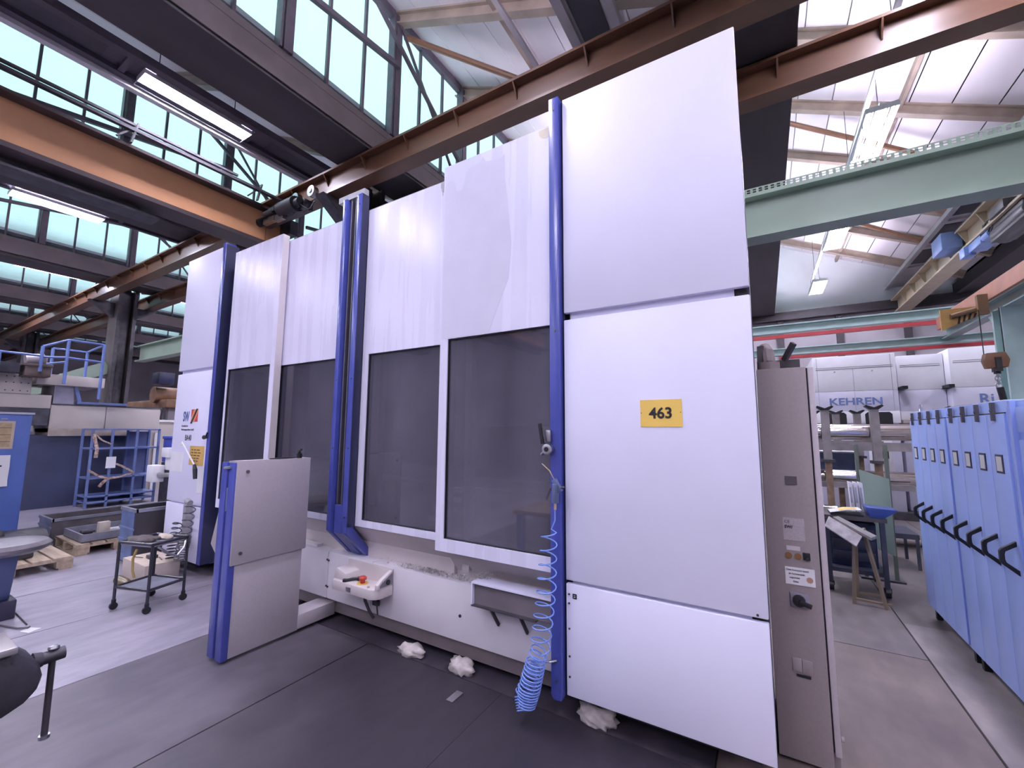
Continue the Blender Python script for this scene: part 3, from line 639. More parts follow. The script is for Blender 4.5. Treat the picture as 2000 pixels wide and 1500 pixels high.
# ---- number card and papers on the machine
t = thing('number_sign', 'yellow sign with black number 463 on the right white panel', 'sign', (-.48, YM-.003, 1.755))
MB().box(-.59, -.372, YM-.004, YM-.0005, 1.68, 1.828).build('card', yellow_m, t)
text('number', '463', .082, ink, t, (-.481, YM-.0052, 1.727), FRONT, align='CENTER', bold=.0022)
MB().cyl((-.584, YM-.006, 1.757), (-.584, YM-.004, 1.757), .0025, n=8).cyl((-.379, YM-.006, 1.757), (-.379, YM-.004, 1.757), .0025, n=8).build('pin', dsteel, t)
def sheet(label, m, x0, x1, z0, z1, lines=0, y=YM):
    t = thing('notice', label, 'notice', ((x0+x1)/2, y, z0))
    MB().box(x0, x1, y-.003, y-.0005, z0, z1).build('sheet', m, t)
    if lines:
        mb = MB(); h = (z1-z0)/(lines+2)
        for i in range(lines):
            q = x0+(x1-x0)*.12
            for k in range(3):
                l_ = (x1-x0)*random.uniform(.10, .22); mb.box(q, q+l_, y-.0036, y-.003, z1-h*(i+1.6), z1-h*(i+1.6)+h*.3); q += l_+(x1-x0)*.05
        mb.build('print', ink, t)
    return t
sheet('white info sheet with a small drawing, stuck low on the far left cover', paper_m, -6.40, -6.06, 1.14, 1.375, 0)
t = sheet('orange-yellow notice half hidden by the lever on the far left cover', mat('orange_card', (.66, .42, .11), .5), -5.91, -5.56, 1.235, 1.46, 5)
sheet('narrow white label strip below the orange notice', paper_m, -5.66, -5.50, .93, 1.22, 0)
sheet('small white sticker below the model number', paper_m, -6.21, -6.02, 1.45, 1.475, 1)
t = thing('air_wand', 'white rod with black grip leaning across the far left cover', 'air gun', (-5.7, 2.33, 1.2))
MB().cyl((-6.03, 2.34, 1.50), (-5.60, 2.31, 1.25), .009, n=8).build('rod', white_m, t)
MB().tube([(-5.60, 2.31, 1.25), (-5.55, 2.30, 1.20), (-5.53, 2.30, 1.10)], [.016, .024, .02], 8).build('grip', black, t)

# ---- spiral air hoses
def helix(pts, rad, turns, step=14):
    """spiral round a polyline; turns per segment"""
    out = []; ph = 0
    for (a, b), tq, (ra, rb) in zip(zip(pts, pts[1:]), turns, rad):
        a = Vector(a); b = Vector(b); d = (b-a); dn = d.normalized()
        e1 = dn.cross(Vector((0, 1, 0))); e1 = e1.normalized() if e1.length > .2 else dn.cross(Vector((1, 0, 0))).normalized()
        e2 = dn.cross(e1); n_ = int(tq*step)
        for i in range(n_):
            f = i/n_; r = ra+(rb-ra)*f
            out.append(a+d*f+(e1*math.cos(ph)+e2*math.sin(ph))*r); ph += 2*PI/step
    return out
hose_m = mat('blue_hose', (.20, .32, .75), .25, var=.1)
t = thing('spiral_hose', 'light blue spiral air hose hanging from the right blue post', 'hose', (-1.15, 2.28, .1))
p = [(-1.07, 2.28, 1.22), (-1.068, 2.275, 1.14), (-1.09, 2.27, 1.09)]
p += helix([(-1.105, 2.275, 1.075), (-1.125, 2.275, .75), (-1.165, 2.27, .42), (-1.19, 2.27, .36)], [(.045, .055), (.055, .058), (.05, .05)], [4.2, 5.0, 2])
p += helix([(-1.19, 2.27, .35), (-1.23, 2.26, .19), (-1.245, 2.25, .10)], [(.055, .062), (.062, .05)], [8, 6])
p += helix([(-1.245, 2.24, .085), (-1.27, 2.27, .15), (-1.21, 2.30, .30)], [(.045, .055), (.05, .045)], [6, 6])
p += [(-1.12, 2.33, .335), (-1.09, 2.36, .34)]
MB().tube(p, .0042, 6).build('hose_coil', hose_m, t)
MB().cyl((-1.135, 2.325, .335), (-1.10, 2.35, .34), .008, n=8).build('coupling', steel, t)
t = thing('air_gun', 'blue-grey air gun hooked on the right blue post above the hose', 'air gun', (-1.07, 2.31, 1.3))
MB().bar((-1.085, 2.30, 1.37), (-1.045, 2.30, 1.30), .03, .03).bar((-1.07, 2.29, 1.345), (-1.072, 2.285, 1.235), .028, .036).build('gun_body', mat('gun_blue', (.10, .13, .25), .4), t, .004)
MB().bar((-1.10, 2.29, 1.32), (-1.125, 2.28, 1.255), .008, .012).cyl((-1.04, 2.30, 1.325), (-1.02, 2.30, 1.33), .006, n=8).build('trigger', dsteel, t)
MB().tube([(-1.085, 2.30, 1.37), (-1.11, 2.29, 1.42), (-1.155, 2.28, 1.46)], .003, 6).cyl((-1.071, 2.283, 1.235), (-1.07, 2.28, 1.20), .008, n=8).build('nozzle', mat('brass', (.60, .45, .30), .4, .5), t)
t = thing('spiral_hose', 'black and grey spiral hoses hanging beside the far left post', 'hose', (-5.55, 2.28, .2))
MB().tube(helix([(-5.50, 2.27, .83), (-5.58, 2.27, .45), (-5.62, 2.26, .22)], [(.05, .055), (.055, .06)], [5, 9]), .0055, 6).build('hose_coil', dsteel, t)
MB().tube(helix([(-5.72, 2.25, .62), (-5.78, 2.25, .40), (-5.78, 2.25, .20)], [(.045, .05), (.055, .06)], [4, 6]), .006, 6).build('hose_coil', black, t)
MB().box(-5.75, -5.68, 2.30, 2.36, .35, .80).cyl((-5.52, 2.27, .84), (-5.60, 2.27, .86), .03, n=10).build('hose_bracket', mat('bracket_grey', (.34, .32, .34), .5), t)

# ---- operator console on a swing arm
C = thing('operator_console', 'slab-shaped operator console with two dark blue uprights, standing before the doors', 'control panel', (-3.45, 1.95, .02))
con = mat('console_paint', (.44, .40, .43), .42, var=.04, scale=80)
MB().box(-3.475, -3.40, 1.70, 2.21, .03, 1.40).build('core', con, C, .004)
MB().box(-3.40, -3.355, 1.662, 2.25, .668, 1.415).build('upper_cover', con, C, .01)
MB().box(-3.40, -3.37, 1.665, 2.225, .025, .668).build('lower_cover', con, C, .004)
for (x0, x1) in ((-3.56, -3.478), (-3.45, -3.366)): MB().prism([(x0, 1.65), (x1, 1.65), (x1, 1.70), (x0, 1.70)], 'z', .02, 1.408).build('upright', blue_post, C, .006)
MB().box(-3.478, -3.45, 1.675, 1.70, .03, 1.41).build('spacer_strip', con, C)
MB().box(-3.475, -3.452, 1.655, 1.676, 1.05, 1.22).build('spacer_block', mat('slate', (.10, .13, .24), .5), C)
MB().prism([(-3.475, 1.412), (-3.58, 1.412), (-3.79, .76), (-3.66, .66), (-3.475, .66)], 'y', 1.72, 2.23).build('screen_housing', con, C, .006)
MB().prism([(-3.595, 1.33), (-3.60, 1.33), (-3.755, .85), (-3.75, .85)], 'y', 1.80, 2.15).build('screen', black, C)
MB().box(-3.475, -3.36, 1.66, 2.25, 1.405, 1.418).build('top_plate', con, C)
MB().box(-3.56, -3.37, 2.22, 2.575, .03, .14).build('swing_arm', con, C, .004)
for (y, z) in ((1.735, 1.34), (1.725, .75)): MB().cyl((-3.355, y, z), (-3.345, y, z), .012, n=10).build('cover_screw', dsteel, C)
MB().cyl((-3.49, 1.64, 1.365), (-3.41, 1.645, 1.375), .011, n=10).build('latch_pin', steel, C)
MB().lathe([(.022, 0), (.022, .035), (.010, .045), (.010, .055), (.024, .062), (.020, .078)], (-3.385, 2.16, 1.418), 'z', 14).build('knob', black, C)
MB().tube([(-3.40+.035*math.cos(a*.5), 2.03+.11*math.sin(a*.5), 1.423) for a in range(14)], .004, 6).build('key_ring', black, C)

# ---- docked pendant control box on the skirt
Pn = thing('pendant_control', 'beige moulded control box with red stop button on the lower skirt', 'control box', (-2.85, 2.43, .36))
pm = mat('pendant_plastic', (.66, .60, .60), .42, var=.03)
xr = lambda a: (-2.68+.08*math.sin(a), 2.42-.08*math.cos(a))
outline = [(-3.13, 2.515), (-3.13, 2.36), (-3.11, 2.34)]+[xr(i*PI/10) for i in range(6)]+[(-2.60, 2.515)]
MB().prism(outline, 'z', .36, .435).build('tray_body', pm, Pn, .006)
MB().prism([(-3.13, .435), (-3.13, .505), (-3.10, .525), (-2.99, .49), (-2.975, .435)], 'y', 2.37, 2.515).build('wedge', pm, Pn, .006)
MB().prism([(2.515, .55), (2.515, .435), (2.36, .435), (2.36, .47), (2.40, .50)], 'x', -2.635, -2.60).build('cheek', pm, Pn, .004)
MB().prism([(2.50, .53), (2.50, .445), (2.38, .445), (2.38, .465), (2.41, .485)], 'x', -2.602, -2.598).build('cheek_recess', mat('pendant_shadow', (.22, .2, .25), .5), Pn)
MB().cyl((-2.60, 2.46, .47), (-2.592, 2.46, .47), .02, n=14).build('cheek_knob', black, Pn)
MB().box(-3.13, -2.60, 2.505, 2.518, .435, .555).build('back_plate', pm, Pn)
MB().cyl((-2.83, 2.41, .4352), (-2.83, 2.41, .4382), .045, n=20).build('stop_ring', mat('stop_yellow', (.85, .55, .12), .5), Pn)
MB().lathe([(.018, 0), (.018, .022), (.030, .026), (.031, .042), (.022, .052)], (-2.83, 2.41, .438), 'z', 16).build('stop_button', mat('stop_red', (.55, .06, .04), .35), Pn)
MB().tube([(-2.97, 2.37, .445), (-2.94, 2.40, .452), (-2.91, 2.43, .452)], .012, 8).cyl((-2.98, 2.36, .436), (-2.98, 2.36, .455), .02, n=12).cyl((-2.91, 2.45, .436), (-2.91, 2.45, .458), .022, n=12).build('hand_lamp', black, Pn)
MB().cyl((-2.71, 2.365, .436), (-2.71, 2.365, .452), .010, n=10).build('push_button', mat('cream', (.7, .6, .45), .4), Pn)
MB().box(-3.145, -3.125, 2.40, 2.44, .462, .475).build('latch', black, Pn)
MB().box(-2.94, -2.885, 2.3385, 2.341, .375, .41).build('rating_plate', steel, Pn)
MB().tube([(-2.84, 2.44, .37), (-2.84, 2.45, .29), (-2.81, 2.47, .21), (-2.79, 2.50, .15)], .012, 8).tube([(-2.77, 2.47, .36), (-2.75, 2.49, .28), (-2.75, 2.505, .18)], .006, 6).box(-2.80, -2.74, 2.49, 2.515, .25, .29).build('cable', dsteel, Pn)

# ---- crumpled rags under the machine
def rag(label, c, s, seed):
    rnd = random.Random(seed); bm = bmesh.new(); bmesh.ops.create_icosphere(bm, subdivisions=3, radius=1)
    ph = [rnd.uniform(0, 6) for _ in range(9)]
    for v in bm.verts:
        q = v.co.copy(); d = 1+.22*math.sin(5*q.x+ph[0])*math.sin(4*q.y+ph[1])+.16*math.sin(9*q.z+7*q.x+ph[2])+.10*math.sin(13*q.y+ph[3])
        v.co = Vector((q.x*s[0]*d, q.y*s[1]*d, max(-.5, q.z*d)*s[2]+s[2]*.5))
    me = bpy.data.meshes.new('rag'); bm.to_mesh(me); bm.free()
    for p_ in me.polygons: p_.use_smooth = True
    me.materials.append(mat('rag_cloth', (.55, .50, .48), .9, var=.25, scale=18))
    o = bpy.data.objects.new('cleaning_rag', me); COL.objects.link(o); o.location = c
    tag(o, label, 'rag', 'crumpled rags under the machine')
rag('crumpled pale rag under the base beam, below the pendant box', (-2.36, 2.49, -.003), (.115, .06, .042), 1)
rag('crumpled pale rag under the middle of the base beam', (-1.90, 2.50, -.003), (.095, .06, .055), 2)
rag('larger crumpled pale rag below the right white panel', (-.91, 2.49, -.003), (.11, .06, .06), 3)
t = tag(MB().box(-1.775, -1.725, 2.19, 2.30, .0, .006).build('metal_scrap', steel), 'small flat metal strip lying on the dark floor', 'metal strip')

# ---- electrical cabinet beside the machine
E_ = thing('electrical_cabinet', 'tall taupe electrical cabinet at the right end of the machine', 'cabinet', (.1, 3.0, 0))
MB().box(-.024, .205, 2.72, 2.76, 0.02, 2.005).build('door', taupe, E_, .004)
MB().box(-.024, .235, 2.765, 3.30, 0.0, 2.0).build('body', taupe, E_, .004)
MB().box(.207, .2115, 2.735, 2.77, .10, 2.0).build('door_gap', black, E_)
MB().box(.2115, .238, 2.722, 2.77, .09, 2.003).build('edge_strip', mat('taupe_light', (.52, .47, .50), .5, var=.04, scale=60), E_, .003)
MB().cyl((.24, 2.74, .17), (.252, 2.74, .17), .012, n=10).build('hinge_pin', taupe, E_)
F_ = 2.7185
MB().box(.078, .131, F_-.002, F_+.003, 1.378, 1.422).build('dark_plate', mat('plate_dark', (.10, .09, .10), .5), E_)
MB().box(.055, .150, F_-.001, F_+.002, 1.09, 1.205).build('type_plate', mat('faded_plate', (.46, .42, .44), .4, var=.15, scale=120), E_)
text('type_plate_print', 'CE', .020, ink, E_, (.062, F_-.0016, 1.178), FRONT)
text('type_plate_print', 'SW/', .020, ink, E_, (.062, F_-.0016, 1.152), FRONT, bold=.001)
MB().box(.065, .125, F_-.001, F_+.002, 1.04, 1.062).build('sticker', mat('faded_sticker', (.58, .55, .56), .5), E_)
for x in (.072, .114): MB().cyl((x, F_-.004, 1.012), (x, F_+.003, 1.012), .016, n=16).build('brown_seal', mat('seal_brown', (.24, .12, .05), .5), E_)
MB().box(.135, .166, F_-.006, F_+.003, .998, 1.035).cyl((.151, F_-.018, 1.005), (.151, F_, 1.005), .008, n=10).build('key_switch', black, E_, .002)
MB().box(.052, .180, F_-.0012, F_+.002, .868, .955).build('warning_label', paper_m, E_)
for i, (s_, x) in enumerate((('Dieses Stromsystem besteht', .058), ('bei Automatenstrafe', .068), ('ausgeschaltet', .07), ('bleiben', .085))):
    text('warning_print', s_, .0135, ink, E_, (x, F_-.0018, .937-.019*i), FRONT, sx=.62)
MB().cyl((.157, F_-.003, .90), (.157, F_+.002, .90), .014, n=14).build('red_seal', mat('seal_pink', (.5, .28, .2), .5), E_)
MB().box(.066, .148, F_-.008, F_+.003, .758, .832).build('switch_plate', mat('switch_grey', (.25, .23, .29), .45), E_, .006)
MB().cyl((.104, F_-.03, .795), (.104, F_-.006, .795), .028, n=18).bar((.104, F_-.034, .795), (.156, F_-.034, .780), .012, .022).build('rotary_handle', black, E_, .002)
MB().box(.058, .098, F_-.004, F_+.002, .445, .508).box(.100, .145, F_-.004, F_+.002, .440, .506).build('vent_flap', taupe, E_, .002)
MB().box(.074, .134, F_-.003, F_+.001, .420, .432).build('slot', black, E_)
MB().cyl((.04, 2.86, 2.0), (.04, 2.86, 2.06), .055, n=16).tube([(.04, 2.86, 2.06), (.037, 2.87, 2.12), (.025, 2.91, 2.15), (.017, 2.98, 2.14), (.015, 3.03, 2.09)], .035, 10).build('elbow_duct', mat('duct_grey', (.26, .22, .22), .6), E_)
MB().box(-.02, .20, 3.0, 3.28, 2.0, 2.09).box(-.015, .02, 2.85, 2.88, 2.0, 2.16).bar((.12, 2.95, 2.08), (.17, 2.90, 2.17), .02, .03).build('cable_entry', mat('entry_dark', (.06, .055, .06), .6), E_)

# ================================================================== lockers on the right
LX = 1.19
lk_top = mat('locker_label_card', (.74, .73, .72), .6, var=.05)
def locker(y0, label):
    t = thing('locker', label, 'locker', (LX+.25, y0+.46, 0), 'blue lockers along the aisle')
    MB().box(LX+.012, LX+.50, y0, y0+.92, .11, 1.85).build('body', locker_m, t, .004)
    for (dx, dy) in ((.04, .03), (.04, .85), (.42, .03), (.42, .85)):
        MB().box(LX+dx, LX+dx+.04, y0+dy, y0+dy+.04, 0.006, .11).build('foot', black, t)
    MB().box(LX+.004, LX+.012, y0+.01, y0+.91, 1.772, 1.778).build('top_line', black, t)
    src = None
    for k in range(4):
        a = y0+.010+.226*k; b = a+.222
        if src is None:
            d = MB().box(LX, LX+.012, a, b, .125, 1.77).build('door', locker_m, t, .003)
            lf = MB().box(LX-.004, LX, (a+b)/2-.045, (a+b)/2+.045, 1.42, 1.53).build('label_frame', mat('frame_navy', (.03, .03, .07), .5), d, base=wloc(t)); lf.location = (0, 0, 0)
            lc = MB().box(LX-.0055, LX-.004, (a+b)/2-.033, (a+b)/2+.033, 1.432, 1.518).build('label_card', lk_top, d, base=wloc(t)); lc.location = (0, 0, 0)
            yh = (a+b)/2-.07
            hd = MB().prism([(LX+.0, 1.045), (LX-.062, 1.0), (LX-.072, .985), (LX-.072, .925), (LX-.062, .91), (LX, .855), (LX, .885), (LX-.048, .925), (LX-.052, .94), (LX-.052, .97), (LX-.048, .985), (LX, 1.018)], 'y', yh-.010, yh+.010).build('handle', black, d, base=wloc(t)); hd.location = (0, 0, 0)
            hg = MB().box(LX-.014, LX+.004, (a+b)/2-.012, (a+b)/2+.012, 1.73, 1.84).cyl((LX-.018, (a+b)/2, 1.79), (LX-.004, (a+b)/2, 1.79), .008, n=8).build('latch', dsteel, d, base=wloc(t)); hg.location = (0, 0, 0)
            src = d
        else:
            c = copy_tree(src, t); c.location = Vector(src.location)+Vector((0, .226*k, 0))
    return t
locker(4.49, 'blue four-door locker, the farther of the two with black bow handles')
locker(3.545, 'blue four-door locker, the nearer of the two with black bow handles')
t = thing('tool_cabinet', 'lighter blue cabinet with recessed doors at the right edge', 'cabinet', (LX+.25, 3.0, 0))
MB().box(LX+.03, LX+.5, 2.45, 3.515, .11, 1.84).build('body', locker_m, t, .004)
for (a, b) in ((2.50, 2.97), (2.99, 3.46)):
    for (z0, z1) in ((.14, 1.62), (1.66, 1.80)): MB().box(LX+.015, LX+.03, a, b, z0, z1).build('door', locker_m, t, .004)
for yy in (2.45, 3.485): MB().box(LX+.005, LX+.03, yy, yy+.03, .11, 1.84).build('frame', locker_m, t)
for yy in (2.5, 3.42): MB().box(LX+.06, LX+.1, yy, yy+.04, .006, .11).box(LX+.44, LX+.48, yy, yy+.04, .006, .11).build('foot', black, t)
MB().box(LX-.005, LX+.015, 3.44, 3.455, 1.0, 1.06).build('latch', steel, t)
t = thing('metal_rod', 'thin dark rod lying on top of the lockers', 'rod', (1.35, 4.6, 1.86))
MB().cyl((1.30, 5.15, 1.863), (1.34, 3.95, 1.863), .010, n=8).build('rod', dsteel, t)
MB().cyl((1.31, 4.86, 1.863), (1.3115, 4.80, 1.863), .016, n=10).build('collar', black, t)
t = thing('steel_ring', 'steel ring standing on the far corner of the lockers', 'ring', (1.26, 5.33, 1.87))
MB().tube([(1.26+.0*a, 5.33+.035*math.cos(a*.42), 1.888+.032*math.sin(a*.42)) for a in range(16)], .006, 6).build('ring', steel, t)

# ================================================================== white grinding machine in the background
K = thing('grinding_machine', 'long white background machine lettered KEHREN and Ri 8', 'machine', (2.8, 11.6, 0))
kw = mat('kehren_white', (.86, .85, .90), .4, var=.03); kg = mat('kehren_lavender', (.68, .67, .80), .4, var=.03)
for (x0, x1, y0, zt) in ((.95, 2.30, 11.0, 3.26), (2.36, 3.05, 11.25, 3.22), (3.06, 5.2, 11.0, 3.27)):
    MB().box(x0, x1, y0, 12.6, 2.52, zt).build('upper_housing', kw, K, .012)
    MB().box(x0, x1, y0, 12.6, 2.10, 2.518).build('middle_housing', kg, K, .008)
    MB().box(x0+.05, x1-.05, y0-.006, y0-.002, 2.985, 2.993).box(x0+.05, x1-.05, y0-.006, y0-.002, 3.02, 3.026).build('seam', dsteel, K)
    MB().box(x0+.02, x1-.02, y0+.05, 12.5, .15, 1.9).build('lower_housing', kg, K, .01)
    MB().box(x0, x1, y0, 12.6, 1.86, 2.10).build('window_band', kw, K, .006)
for (xx, za_, zb2) in ((1.62, 2.12, 2.98), (1.02, 2.1, 3.24), (2.22, 2.1, 3.24)): MB().box(xx, xx+.008, 10.996, 11, za_, zb2).build('seam', mat('seam_grey', (.45, .44, .5), .5), K)
for (a, b) in ((1.14, 1.46), (1.76, 2.18)): MB().prism([(a+.04, 1.80), (b-.04, 1.80), (b, 1.84), (b, 2.04), (b-.04, 2.08), (a+.04, 2.08), (a, 2.04), (a, 1.84)], 'y', 10.985, 11.0).build('dark_window', black, K)
text('lettering', 'KEHREN', .205, mat('letter_blue', (.16, .22, .46), .5, var=.02), K, (1.19, 10.993, 2.235), FRONT, sx=1.13, bold=.005)
text('lettering', 'Ri 8', .26, MATS['letter_blue'], K, (3.40, 10.993, 2.21), FRONT, sx=.95, bold=.005)
for (x, z) in ((1.32, 2.93), (1.93, 2.92)): MB().cyl((x, 10.97, z), (x, 11, z), .015, n=8).build('knob', steel, K)
for (x, z) in ((2.38, 2.55), (3.03, 2.55)): MB().box(x-.03, x+.05, 10.9, 11.25, z-.03, z+.03).build('hinge_block', black, K)
MB().box(2.33, 3.2, 10.98, 11.24, 1.86, 1.92).build('guide_rail', mat('rail_tan', (.42, .36, .32), .4), K)
MB().box(1.0, 4.6, 10.95, 12.4, 0, .15).build('base', dsteel, K)
MB().box(1.75, 2.05, 10.55, 10.9, .9, 1.55).box(1.79, 2.0, 10.53, 10.55, 1.12, 1.5).build('control_unit', kw, K, .01)
MB().box(1.81, 1.98, 10.52, 10.53, 1.18, 1.34).build('control_screen', black, K)

# ================================================================== roll rack with polished rolls
R = thing('roll_rack', 'grey steel rack with saddle-topped posts, right background', 'rack', (1.1, 8, 0))
rkm = mat('rack_grey', (.30, .27, .28), .5, var=.25, scale=6)
rust = mat('rack_rust', (.30, .20, .14), .6, var=.4, scale=8)
for (x, y) in ((.80, 8.0), (1.38, 8.0), (.78, 9.6), (1.12, 9.6), (1.42, 9.6)):
    MB().box(x-.05, x+.05, y-.05, y+.05, 1.25, 2.0).build('post', rkm, R)
    MB().box(x-.04, x+.04, y-.04, y+.04, 0, 1.25).build('post_foot', rust, R)
    MB().prism([(x-.11, 2.05), (x-.05, 2.0), (x+.05, 2.0), (x+.11, 2.05), (x+.09, 2.07), (x, 2.03), (x-.09, 2.07)], 'y', y-.06, y+.06).build('saddle', black, R)
    MB().box(x-.08, x+.08, y-.08, y+.08, 1.22, 1.26).build('collar', dsteel, R)
for y in (8.0, 9.6):
    MB().box(.3, 1.75, y-.03, y+.03, 1.40, 1.52).build('cross_bar', rkm, R)
    MB().box(.3, 1.75, y-.03, y+.03, .85, .93).build('cross_bar', rkm, R)
for (x, y0, y1, z) in ((.80, 8.0, 9.6, 1.55), (1.38, 8.0, 9.6, 1.55), (.8, 8, 9.6, .9), (1.38, 8, 9.6, .9)):
    MB().box(x-.03, x+.03, y0, y1, z-.03, z).build('rail', rkm, R)
roll_m = mat('polished_roll', (.80, .76, .74), .16, 1.0, var=.1, scale=3)
rolls = [(8.20, 1.67, .12, 'thick polished roll on top of the rack'), (8.55, 1.64, .09, 'second polished roll on top of the rack'), (8.9, 1.64, .09, 'third polished roll on top of the rack'), (8.2, 1.0, .10, 'polished roll on the middle level of the rack'), (8.46, .98, .08, 'slim roll behind it on the middle level'), (8.75, .98, .08, 'rearmost roll on the middle level'), (7.72, .55, .07, 'short polished roll low before the rack'), (8.5, .10, .09, 'dark roll lying on the floor by the rack'), (8.9, .07, .07, 'thin roll lying farther back on the floor')]
for (y, z, r, lab) in rolls:
    t = thing('steel_roll', lab, 'roll', (1.1, y, z-r), 'polished steel rolls on the rack')
    x0, x1 = (.25, 2.05) if z > .7 else (.2, .95) if z > .3 else (.7, 2.6)
    MB().cyl((x0+.12, y, z), (x1-.12, y, z), r, n=24).build('roll_body', roll_m, t)
    MB().cyl((x0, y, z), (x0+.12, y, z), r*.6, n=16).cyl((x1-.12, y, z), (x1+.15, y, z), r*.6, n=16).build('journal', steel, t)
t = thing('parts_box', 'dark blue box with pale lid behind the rack', 'box', (1.0, 9.0, 1.0))
MB().box(.78, 1.30, 9.1, 9.5, .93, 1.32).build('box_body', mat('slate_box', (.10, .13, .25), .5), t, .01)
MB().box(.78, 1.30, 9.1, 9.5, 1.32, 1.345).build('box_lid', paper_m, t)

# ---- green board on posts and the clutter in front of it
t = thing('green_screen', 'sage green sheet guard on tall posts in the right aisle', 'guard', (1.05, 6.45, 0))
MB().prism([(.925, 1.23), (1.19, 1.135), (1.19, .28), (.945, .38)], 'y', 6.42, 6.435).build('sheet', green_m, t)
for x in (.92, 1.185): MB().box(x-.018, x+.018, 6.435, 6.47, .02, 1.52).build('post', mat('olive_post', (.14, .17, .13), .5), t)
MB().box(.86, 1.25, 6.38, 6.62, 0, .02).build('foot_plate', dsteel, t)
for i in range(3):
    x = .80+.045*i
    t = thing('leaflet_panel', ['white leaflet rack panel, leftmost, before the green guard', 'white leaflet rack panel, middle one, before the green guard', 'white leaflet rack panel, rightmost, before the green guard'][i], 'leaflet rack', (x, 6.15, .781), 'white leaflet panels')
    MB().prism([(x-.012, .7815), (x+.022, .7815), (x+.010, 1.10), (x-.026, 1.11)], 'y', 6.10, 6.18).build('panel', paper_m, t, .004)
    MB().prism([(x-.014, .88), (x+.004, .88), (x-.002, 1.05), (x-.019, 1.05)], 'y', 6.095, 6.10).build('print', mat('print_grey', (.4, .42, .5), .6), t)
t = thing('work_trolley', 'dark grimy work trolley on castors in the right aisle', 'trolley', (.75, 5.95, 0))
tm = mat('grimy_blue', (.05, .055, .085), .5, var=.4, scale=5)
MB().box(.50, 1.02, 5.75, 6.35, .74, .78).build('top', mat('greasy_top', (.09, .08, .08), .4, var=.3), t)
for (x, y) in ((.52, 5.77), (.98, 5.77), (.52, 6.31), (.98, 6.31)):
    MB().box(x-.02, x+.02, y-.02, y+.02, .10, .74).build('leg', tm, t)
    MB().cyl((x-.02, y, .055), (x+.02, y, .055), .05, n=14).bar((x, y, .1), (x, y, .055), .06, .03).build('castor', black, t)
MB().box(.50, 1.0, 5.76, 6.33, .20, .24).build('shelf', tm, t)
MB().box(.55, .95, 5.9, 6.3, .24, .70).build('cabinet', mat('trolley_blue', (.035, .045, .10), .45, var=.25), t, .006)
for z in (.30, .42, .54): MB().box(.57, .93, 5.89, 5.902, z, z+.09).build('drawer_front', tm, t, .003)
t = thing('sheet_stand', 'leaning A-frame stand with worn grey boards beside the trolley', 'stand', (.72, 5.3, 0))
for (x0, y0, x1, y1) in ((.66, 5.43, .70, 5.42), (.90, 5.40, .78, 5.48), (.72, 5.66, .73, 5.52), (.93, 5.68, .80, 5.58)): MB().bar((x0, y0, .0), (x1, y1, .70), .025, .025).build('leg', mat('tan_steel', (.26, .20, .14), .55), t)
for (a, b) in (((.66, 5.45, .04), (.94, 5.42, .04)), ((.72, 5.66, .04), (.94, 5.68, .04))): MB().bar(a, b, .02, .02).build('stretcher', MATS['tan_steel'], t)
MB().add([(.55, 5.50, .80), (.80, 5.22, .68), (.88, 5.46, .66), (.62, 5.70, .78), (.55, 5.50, .775), (.80, 5.22, .655), (.88, 5.46, .635), (.62, 5.70, .755)], [(0,1,2,3),(7,6,5,4),(0,4,5,1),(1,5,6,2),(2,6,7,3),(3,7,4,0)]).build('top_board', mat('worn_board', (.30, .28, .27), .6, var=.3, scale=12), t)
MB().add([(.47, 5.42, .72), (.68, 5.18, .60), (.74, 5.26, .68), (.52, 5.52, .80), (.47, 5.42, .71), (.68, 5.18, .59), (.74, 5.26, .67), (.52, 5.52, .79)], [(0,1,2,3),(7,6,5,4),(0,4,5,1),(1,5,6,2),(2,6,7,3),(3,7,4,0)]).build('hanging_sheet', mat('worn_card', (.42, .39, .40), .7, var=.3, scale=14), t)
t = thing('blue_funnel', 'dark blue funnel-shaped tray on the trolley', 'tray', (.93, 5.6, .78))
MB().prism([(.86, .89), (1.12, .87), (1.0, .7815), (.89, .7815)], 'y', 5.76, 6.0).build('tray', mat('funnel_blue', (.04, .08, .30), .35), t, .005)
t = thing('catalogue', 'open white and yellow catalogue lying on the trolley', 'catalogue', (.7, 5.9, .78))
MB().prism([(.56, .80), (.70, .835), (.83, .845), (.83, .85), (.70, .842), (.56, .806)], 'y', 5.78, 5.98).build('pages', paper_m, t)
MB().prism([(.64, .829), (.70, .843), (.79, .8495), (.79, .8515), (.70, .8455), (.64, .8305)], 'y', 5.80, 5.94).build('print', yellow_m, t)
MB().box(.56, .84, 5.76, 6.0, .781, .80).build('cover', black, t)
t = thing('low_bench', 'low dark bench on splayed legs behind the trolley', 'bench', (1.35, 7.4, 0))
MB().box(1.1, 1.55, 7.1, 7.7, .36, .42).build('seat', tm, t)
for (x, y) in ((1.12, 7.12), (1.53, 7.12), (1.12, 7.68), (1.53, 7.68)): MB().bar((x, y, 0), (x*.98+.03, y, .36), .03, .03).build('leg', tm, t)

